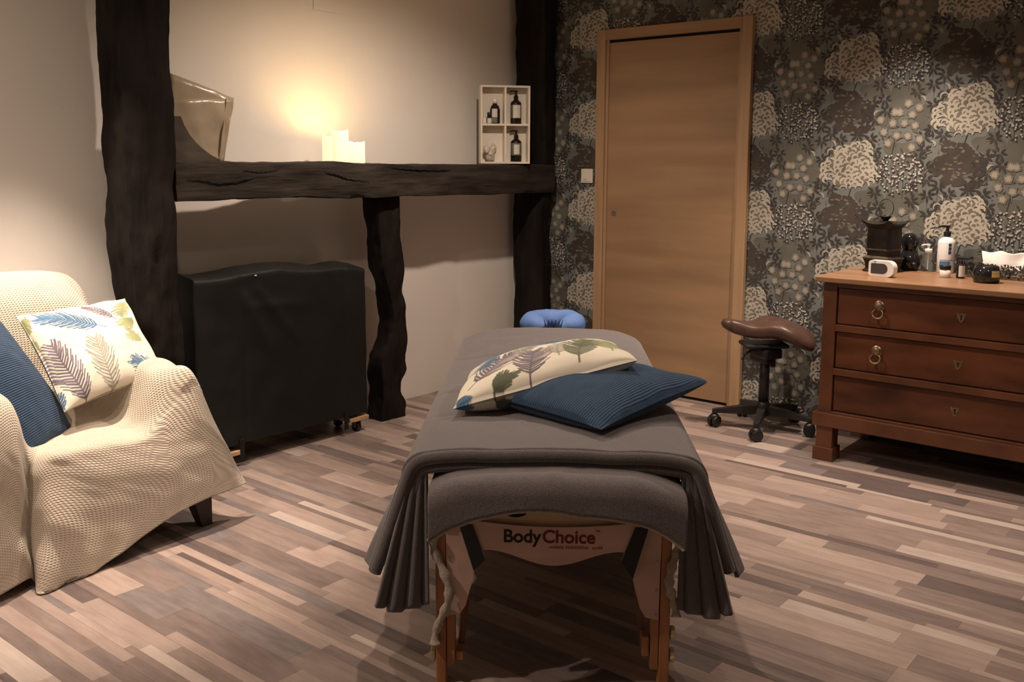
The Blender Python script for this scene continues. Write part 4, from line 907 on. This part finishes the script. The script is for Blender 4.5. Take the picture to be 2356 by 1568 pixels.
# ------------------------------------------------------------------ massage table
O3 = np.array([1.834, 1.369, 0.]); RZ = math.atan2(-.794, .607)
Lv = np.array([.607, -.794, 0]); Av = np.array([.794, .607, 0])
def TW(l, a, z): return O3 + Lv * l + Av * a + upv * z
mt = thing('massage_table', 'folding wooden massage table with printed end panel', 'massage table', tuple(O3), RZ)
def TB(name, x0, x1, y0, y1, z0, z1, m, bev=.003, p=mt): return MB().box(x0, x1, y0, y1, z0, z1, bev).build(name, m, p)
pad = MB().box(-.27, .27, -.07, 1.70, .515, .546, .012); pad.build('padded_top', M_cradle if False else M_chairf, mt)
for x_ in (-.30, .27): TB('side_rail', x_, x_ + .03, -.04, 1.73, .445, .515, M_beechd)
# end rail with two oval cut-outs
er = TB('end_rail', -.300, .300, -.030, -.008, .425, .515, M_rail)
for x_ in (-.093, .080): MB().prism([(x_ + .026 * math.cos(a), .462 + .011 * math.sin(a)) for a in np.linspace(0, 6.2832, 20)[:-1]], 'y', -.0312, -.0295).build('grip_hole', M_dark, er)
# end panel with wavy lower edge
xs_ = np.linspace(-.205, .205, 40)
low = [(x_, .352 - .019 * math.cos(x_ / .205 * math.pi * 1.25) + .0) for x_ in xs_]
topc = [(x_, .432 + .020 * (abs(x_) / .235) ** 2) for x_ in np.linspace(.238, -.238, 24)]
pnl = MB().prism(low + topc, 'y', -.044, -.0315).build('end_panel', M_plywood, mt)
def text(body, size, x_, z_, m, parent, bold=False, shear=0, name='lettering', sx=1.):
    cu_ = bpy.data.curves.new('txt', 'FONT'); cu_.body = body; cu_.size = size; cu_.extrude = .0004; cu_.offset = .0011 * size / .05 if bold else 0; cu_.shear = shear
    to = bpy.data.objects.new('txt', cu_); COL.objects.link(to); bpy.context.view_layer.update()
    me = bpy.data.meshes.new_from_object(to.evaluated_get(bpy.context.evaluated_depsgraph_get())); wdt = to.dimensions.x
    bpy.data.objects.remove(to); me.materials.clear(); me.materials.append(m)
    o = bpy.data.objects.new(name, me); link(o, parent); o.rotation_euler = (math.pi / 2, 0, 0); o.location = (x_, -.0446, z_); o.scale = (sx, 1, 1); me.name = name
    return wdt * sx
w1 = text('Body', .046, -.124, .3925, M_ink, pnl, True, sx=.98)
w2 = text('Choice', .046, -.124 + w1 + .004, .3925, M_red, pnl, True, sx=.98)
text('TM', .008, -.124 + w1 + w2 + .006, .421, M_red, pnl)
tg = MB(); tgr = np.random.RandomState(2); xq = -.015
while xq < .118:
    wq = tgr.uniform(.002, .0048)
    if tgr.rand() > .14: tg.box(xq, xq + wq, -.0450, -.0442, .3775, .3775 + tgr.choice([.0048, .0062, .0072]))
    xq += wq + .0016
tg.build('faint_tagline', M_pinkink, pnl)
for s in (-1, 1):
    g = MB().prism([(s * .232, .437), (s * .199, .437 - .002), (s * .163 + s * .004, .348), (s * .196, .318)] if s < 0 else [(.232, .437), (.199, .435), (.167, .348), (.196, .305)], 'y', -.050, -.030); g.build('corner_bracket', M_black, mt)
    g = MB().prism([(s * .268, .445), (s * .236, .440), (s * .204, .335), (s * .196, .312), (s * .200, .285), (s * .218, .215), (s * .232, .192), (s * .264, .186)], 'y', -.022, -.008); gp = g.build('leg_gusset', M_plywood, mt)
    for z_ in (.340, .265, .200): MB().lathe([(.0035, 0), (.0035, .002)], n=10).xf((s * .258, -.022, z_), rx=math.pi / 2).build('screw', M_steel, gp)
    for a0 in (0., 1.60):
        lg = TB('leg', min(s * .268, s * .294), max(s * .268, s * .294), a0 - .020, a0 + .022, .028 if a0 else .0, .515, M_beech)
        # tapered inner extension
        MB().prism([(s * .266, .5), (s * .245, .5), (s * .247, .052), (s * .266, .052)], 'y', a0 - .018, a0 + .018).build('inner_leg', M_beech, lg)
    MB().prism([(s * .243, .078), (s * .226, .078), (s * .190, .42), (s * .207, .42)], 'y', .03, .05).build('diagonal_brace', M_beechd, mt)
    TB('stop_block', min(s * .226, s * .244), max(s * .226, s * .244), -.012, .03, .062 if s < 0 else .083, .085 if s < 0 else .135, M_beech, .002)
    for z_ in ((.072, .0) if s < 0 else (.142, .083)):
        if z_ <= 0: continue
        kb = MB()
        n_ = 40; prof = [(0, .0), (.017, 0), (.018, .003), (.018, .009), (.016, .012), (.004, .013)]
        v = []; f = []
        for r_, h_ in prof:
            for k in range(n_): rr = max(.0005, r_ * (1 + .07 * math.cos(8 * 2 * math.pi * k / n_))); v.append((s * (.297 + h_), rr * math.cos(2 * math.pi * k / n_), z_ + rr * math.sin(2 * math.pi * k / n_)))
        for j in range(5): f += [(j * n_ + k, j * n_ + (k + 1) % n_, (j + 1) * n_ + (k + 1) % n_, (j + 1) * n_ + k) for k in range(n_)]
        f.append(tuple(range(5 * n_, 6 * n_)))
        addmesh('leg_knob', v, f, M_knob, mt, True)
        MB().tube([(s * .288, 0, z_), (s * .299, 0, z_)], .004, 8).build('bolt', M_steel, mt)
TB('cross_bar', -.268, .268, 1.585, 1.61, .16, .20, M_beechd)
# cradle bars
for s in (-1, 1): MB().tube([(s * .06, 1.72, .53), (s * .06, 1.86, .56)], .009, 8).build('cradle_bar', M_beech, mt)
# face cradle cushion
fc = thing('face_cradle', 'blue horseshoe face cushion at far end of massage table', 'face cushion', tuple(TW(.01, 1.90, .55)), RZ)
ang = np.linspace(math.radians(-68), math.radians(248), 44); Pc = []
for k, a in enumerate(ang):
    e = min(k, 43 - k); rr = .052 * min(1, .62 + .38 * min(1, e / 5.)); c_ = np.array([.092 * math.cos(a), .095 * math.sin(a) + .01, .056]); o_ = np.array([math.cos(a), math.sin(a), 0])
    if e == 0: rr = .012
    Pc.append([c_ + o_ * rr * 1.05 * math.cos(q) + upv * rr * .95 * math.sin(q) for q in np.linspace(0, 2 * math.pi, 20, endpoint=False)])
Pc = np.array(Pc); Pc = Pc + .0035 * fbm(Pc * 35, 2, 3)[..., None] * np.array([1, 1, 1])
m_ = 20; f = [(i * m_ + j, i * m_ + (j + 1) % m_, (i + 1) * m_ + (j + 1) % m_, (i + 1) * m_ + j) for i in range(43) for j in range(m_)] + [tuple(range(m_)), tuple(range(43 * m_, 44 * m_))[::-1]]
addmesh('cushion_ring', Pc.reshape(-1, 3), f, M_cradle, fc, True)
MB().box(-.10, .10, -.04, .10, -.005, .010, .003).build('support_plate', M_black, fc)
M_fold = mat('navy_fold_shade', (.035, .05, .14), .8, .2, (30, 30, 30))
# gathered central crease of the cover, its shade painted as navy folds
g = MB()
for k, (dx, dz) in enumerate([(-.040, .040), (-.022, .030), (-.006, .038), (.012, .034), (.030, .040), (.042, .034)]):
    g.tube([(dx * .35, -.102 - .008, .012), (dx * .6, -.106, .040), (dx * 1.0, -.085, .078 + dz * .3)], [.006, .0045, .0012], 6)
g.build('gathered_fold', M_fold, fc, True)

# ---- blankets
def outline_drape(S, T, l0, l1, a0, a1, rc, z0, r, lean, crown=.0):
    # S,T flat cloth coordinates (lateral, lengthwise); outside the rounded outline the cloth turns down over an edge of radius r
    cx_ = np.clip(S, -(l1 - rc), l1 - rc); cy_ = np.clip(T, a0 + rc, a1 - rc); dx = S - cx_; dy = T - cy_; d = np.hypot(dx, dy) + 1e-9
    out = np.maximum(d - rc, 0); nx, ny = dx / d, dy / d
    bx = np.where(out > 0, cx_ + nx * rc, S); by = np.where(out > 0, cy_ + ny * rc, T)
    q = r * math.pi / 2; ang_ = np.minimum(out / r, math.pi / 2); off = r * np.sin(ang_); dz = r * (1 - np.cos(ang_)); rest_ = np.maximum(out - q, 0)
    off = off + rest_ * lean; dz = dz + rest_ * np.sqrt(np.maximum(1 - np.square(lean), .1))
    z = z0 - crown * np.clip(np.abs(S) / l1, 0, 1) ** 4 - dz
    return np.stack([bx + nx * off, by + ny * off, z], -1), out, nx, ny
s1 = np.linspace(-.665, .665, 190); t1 = np.linspace(-.035, 2.05, 170); S, T = np.meshgrid(s1, t1, indexing='ij')
lean = .20 + .17 * np.exp(-np.maximum(T, 0) / .5)
P, out, nx, ny = outline_drape(S, T, 0, .315, -3., 1.665, .12, .622, .055, lean, .014)
amp = smoothstep(.08, .36, out)
rip = .010 * amp * (np.sin(T * 26 + 1.5 * np.sin(T * 7)) + .5 * np.sin(T * 55 + S)) * (ny < .5) + .018 * amp * np.sin(np.arctan2(ny, nx) * 16) * (ny > .1)
P[..., 0] += nx * rip; P[..., 1] += ny * rip
top = 1 - smoothstep(0, .05, out)
P[..., 2] += top * (.0045 * fbm(np.stack([S * 7, T * 5, S * 0], -1), 3, 41) - .006 * np.exp(-((T - .62 - .12 * S) / .012) ** 2) * (S < .0) - .005 * np.exp(-((T - .30 + .5 * (S + .3) ** 2) / .014) ** 2) * (S < -.12) - .005 * np.exp(-((T - 1.12 - .05 * S) / .012) ** 2))
P[..., 2] = np.maximum(P[..., 2] + .0, .02)
bl = sheet('fleece_blanket', P, M_towel, None, .010, np.stack([S, T], -1)); bl.location = tuple(O3); bl.rotation_euler = (0, 0, RZ)
tag(bl, 'taupe fleece blanket spread over the massage table', 'blanket')
# folded front edge: rolled layers under the cloth, children of the blanket
front = P[:, 0, :]; fn = normals(P)[:, 0, :]; ov = front - np.array([0, 0, .30]); ov[:, 1] = 0; fn[:, 1] = 0; fn = fn / np.linalg.norm(fn, axis=1, keepdims=True); fn = fn * np.sign((fn * ov).sum(1, keepdims=True))
def layer(da, dn, rr, sel):
    q = (front - fn * dn + np.array([0, da, 0]))[sel]; q = catmull(q, 120)
    for _ in range(6): q[1:-1] = (q[:-2] + q[1:-1] * 2 + q[2:]) / 4
    return MB().tube([tuple(p) for p in q], rr, 10)
layer(.002, .0125, .0165, slice(0, 190, 6)).build('rolled_edge', M_towel, bl, True)
layer(.006, .040, .0125, slice(12, 178, 6)).build('folded_layer', M_towel, bl, True)
# pleated corners hanging in front of the legs
for s in (-1, 1):
    n1, n2 = 110, 30; p_, q_ = np.meshgrid(np.linspace(0, 1, n1), np.linspace(0, 1, n2), indexing='ij')
    w_ = p_ ** .8; np_ = 3.0
    li = .312 - .004 * q_; lo = .350 + .088 * q_
    l_ = lo + (li - lo) * w_ - .006 * q_ * np.sin(2 * math.pi * np_ * w_)
    a_ = -.030 - .010 * q_ - .030 * q_ ** .7 * np.cos(2 * math.pi * np_ * w_) + .035 * q_ * w_
    zb = .222 - .020 * smoothstep(0, .25, p_) + .015 * p_ + .006 * np.cos(4 * math.pi * np_ * w_)
    z_ = .580 + (zb - .580) * q_
    Q = np.stack([s * l_, a_, z_], -1); sheet('pleated_corner', Q, M_towel, bl, .011)
# under sheet hanging over the near end
s2 = np.linspace(-.298, .312, 130); t2 = np.linspace(0, 1, 60); S, tt = np.meshgrid(s2, t2, indexing='ij')
a_end = -.085
hang = .100 + .044 * np.abs(S / .31) ** 2.0 + .004 * np.sin(S * 20)
T = a_end - hang + tt * (hang + .30)
P, out, nx, ny = outline_drape(S, T, 0, .40, a_end + .0, 3., .05, .580, .045, .06, .13)
P[..., 1] += .006 * smoothstep(.05, .2, out) * np.sin(S * 24 + 1) * (ny < 0)
P[..., 2] += .004 * fbm(np.stack([S * 8, T * 8, S * 0], -1), 3, 51)
us = sheet('fleece_sheet', P, M_towel2, None, .009, np.stack([S, T], -1)); us.location = tuple(O3); us.rotation_euler = (0, 0, RZ)
tag(us, 'taupe fleece under-sheet hanging over the near end of massage table', 'sheet')
# cream sherpa edge of the sheet trailing beside the legs
for s, zl in ((-1, .115), (1, .20)):
    k = np.linspace(0, 1, 24); pts_ = np.stack([s * (.290 + (-.012 + .026 * np.sin(k * 7 + 1)) * (1 - .3 * k) * (.9 if s < 0 else .5) + (.012 if s > 0 else -.004)), -.035 + .01 * np.sin(k * 9), .405 + (zl - .405) * k], -1)
    MB().tube([tuple(p) for p in pts_], [.011 + .003 * math.sin(i * 1.7) for i in range(24)], 8).build('sherpa_edge', M_sherpa, us, True)
hemp = P[::2, 0, :]
MB().tube([tuple(p + np.array([0, .004, -.002])) for p in hemp], .0065, 8).build('fuzzy_hem', M_sherpa, us, True)

# cushions on the table
px2 = [(0, 0), (1, 0), (1, 1), (0, 1)]
fe2 = [((.10, .86), (.36, .42), .17, C_pu, dict(n=16)), ((.42, .98), (.46, .60), .15, C_pu, dict(n=14)), ((.38, .62), (.44, .14), .13, C_gr, dict(n=14)), ((.76, .40), (.50, .34), .13, C_bl, dict(n=15)), ((.60, .80), (.62, .52), .10, C_gr, dict(n=9)),
       ((.70, .92), (.80, .52), .15, C_dg, dict(n=15, thick=.011)), ((.90, .84), (.96, .50), .12, C_gn, dict(n=14)), ((.86, .30), (.98, .12), .12, C_gn, dict(n=13)), ((.22, 1.0), (.30, .90), .10, C_dg, dict(n=9)), ((.02, .93), (.06, .99), .05, C_bl, dict(n=6)), ((.20, .25), (.12, .55), .12, C_bl, dict(n=13)), ((.66, .16), (.60, .02), .1, C_pu, dict(n=10))]
cushion('blue_cushion', [TW(-.235, .385, .662), TW(.085, .745, .682), TW(.446, .432, .690), TW(.118, .062, .650)], .130, M_blue,
        'navy ribbed cushion lying on the massage table', 150, None, 4, .05, group='navy ribbed cushions')
cushion('leaf_cushion', [TW(-.26, .66, .650), TW(.19, .72, .732), TW(.236, .37, .765), TW(-.275, .245, .650)], .160, M_print,
        'white cushion printed with feathery palm leaves on the massage table', 240, fe2, 5, .03, group='palm print cushions')
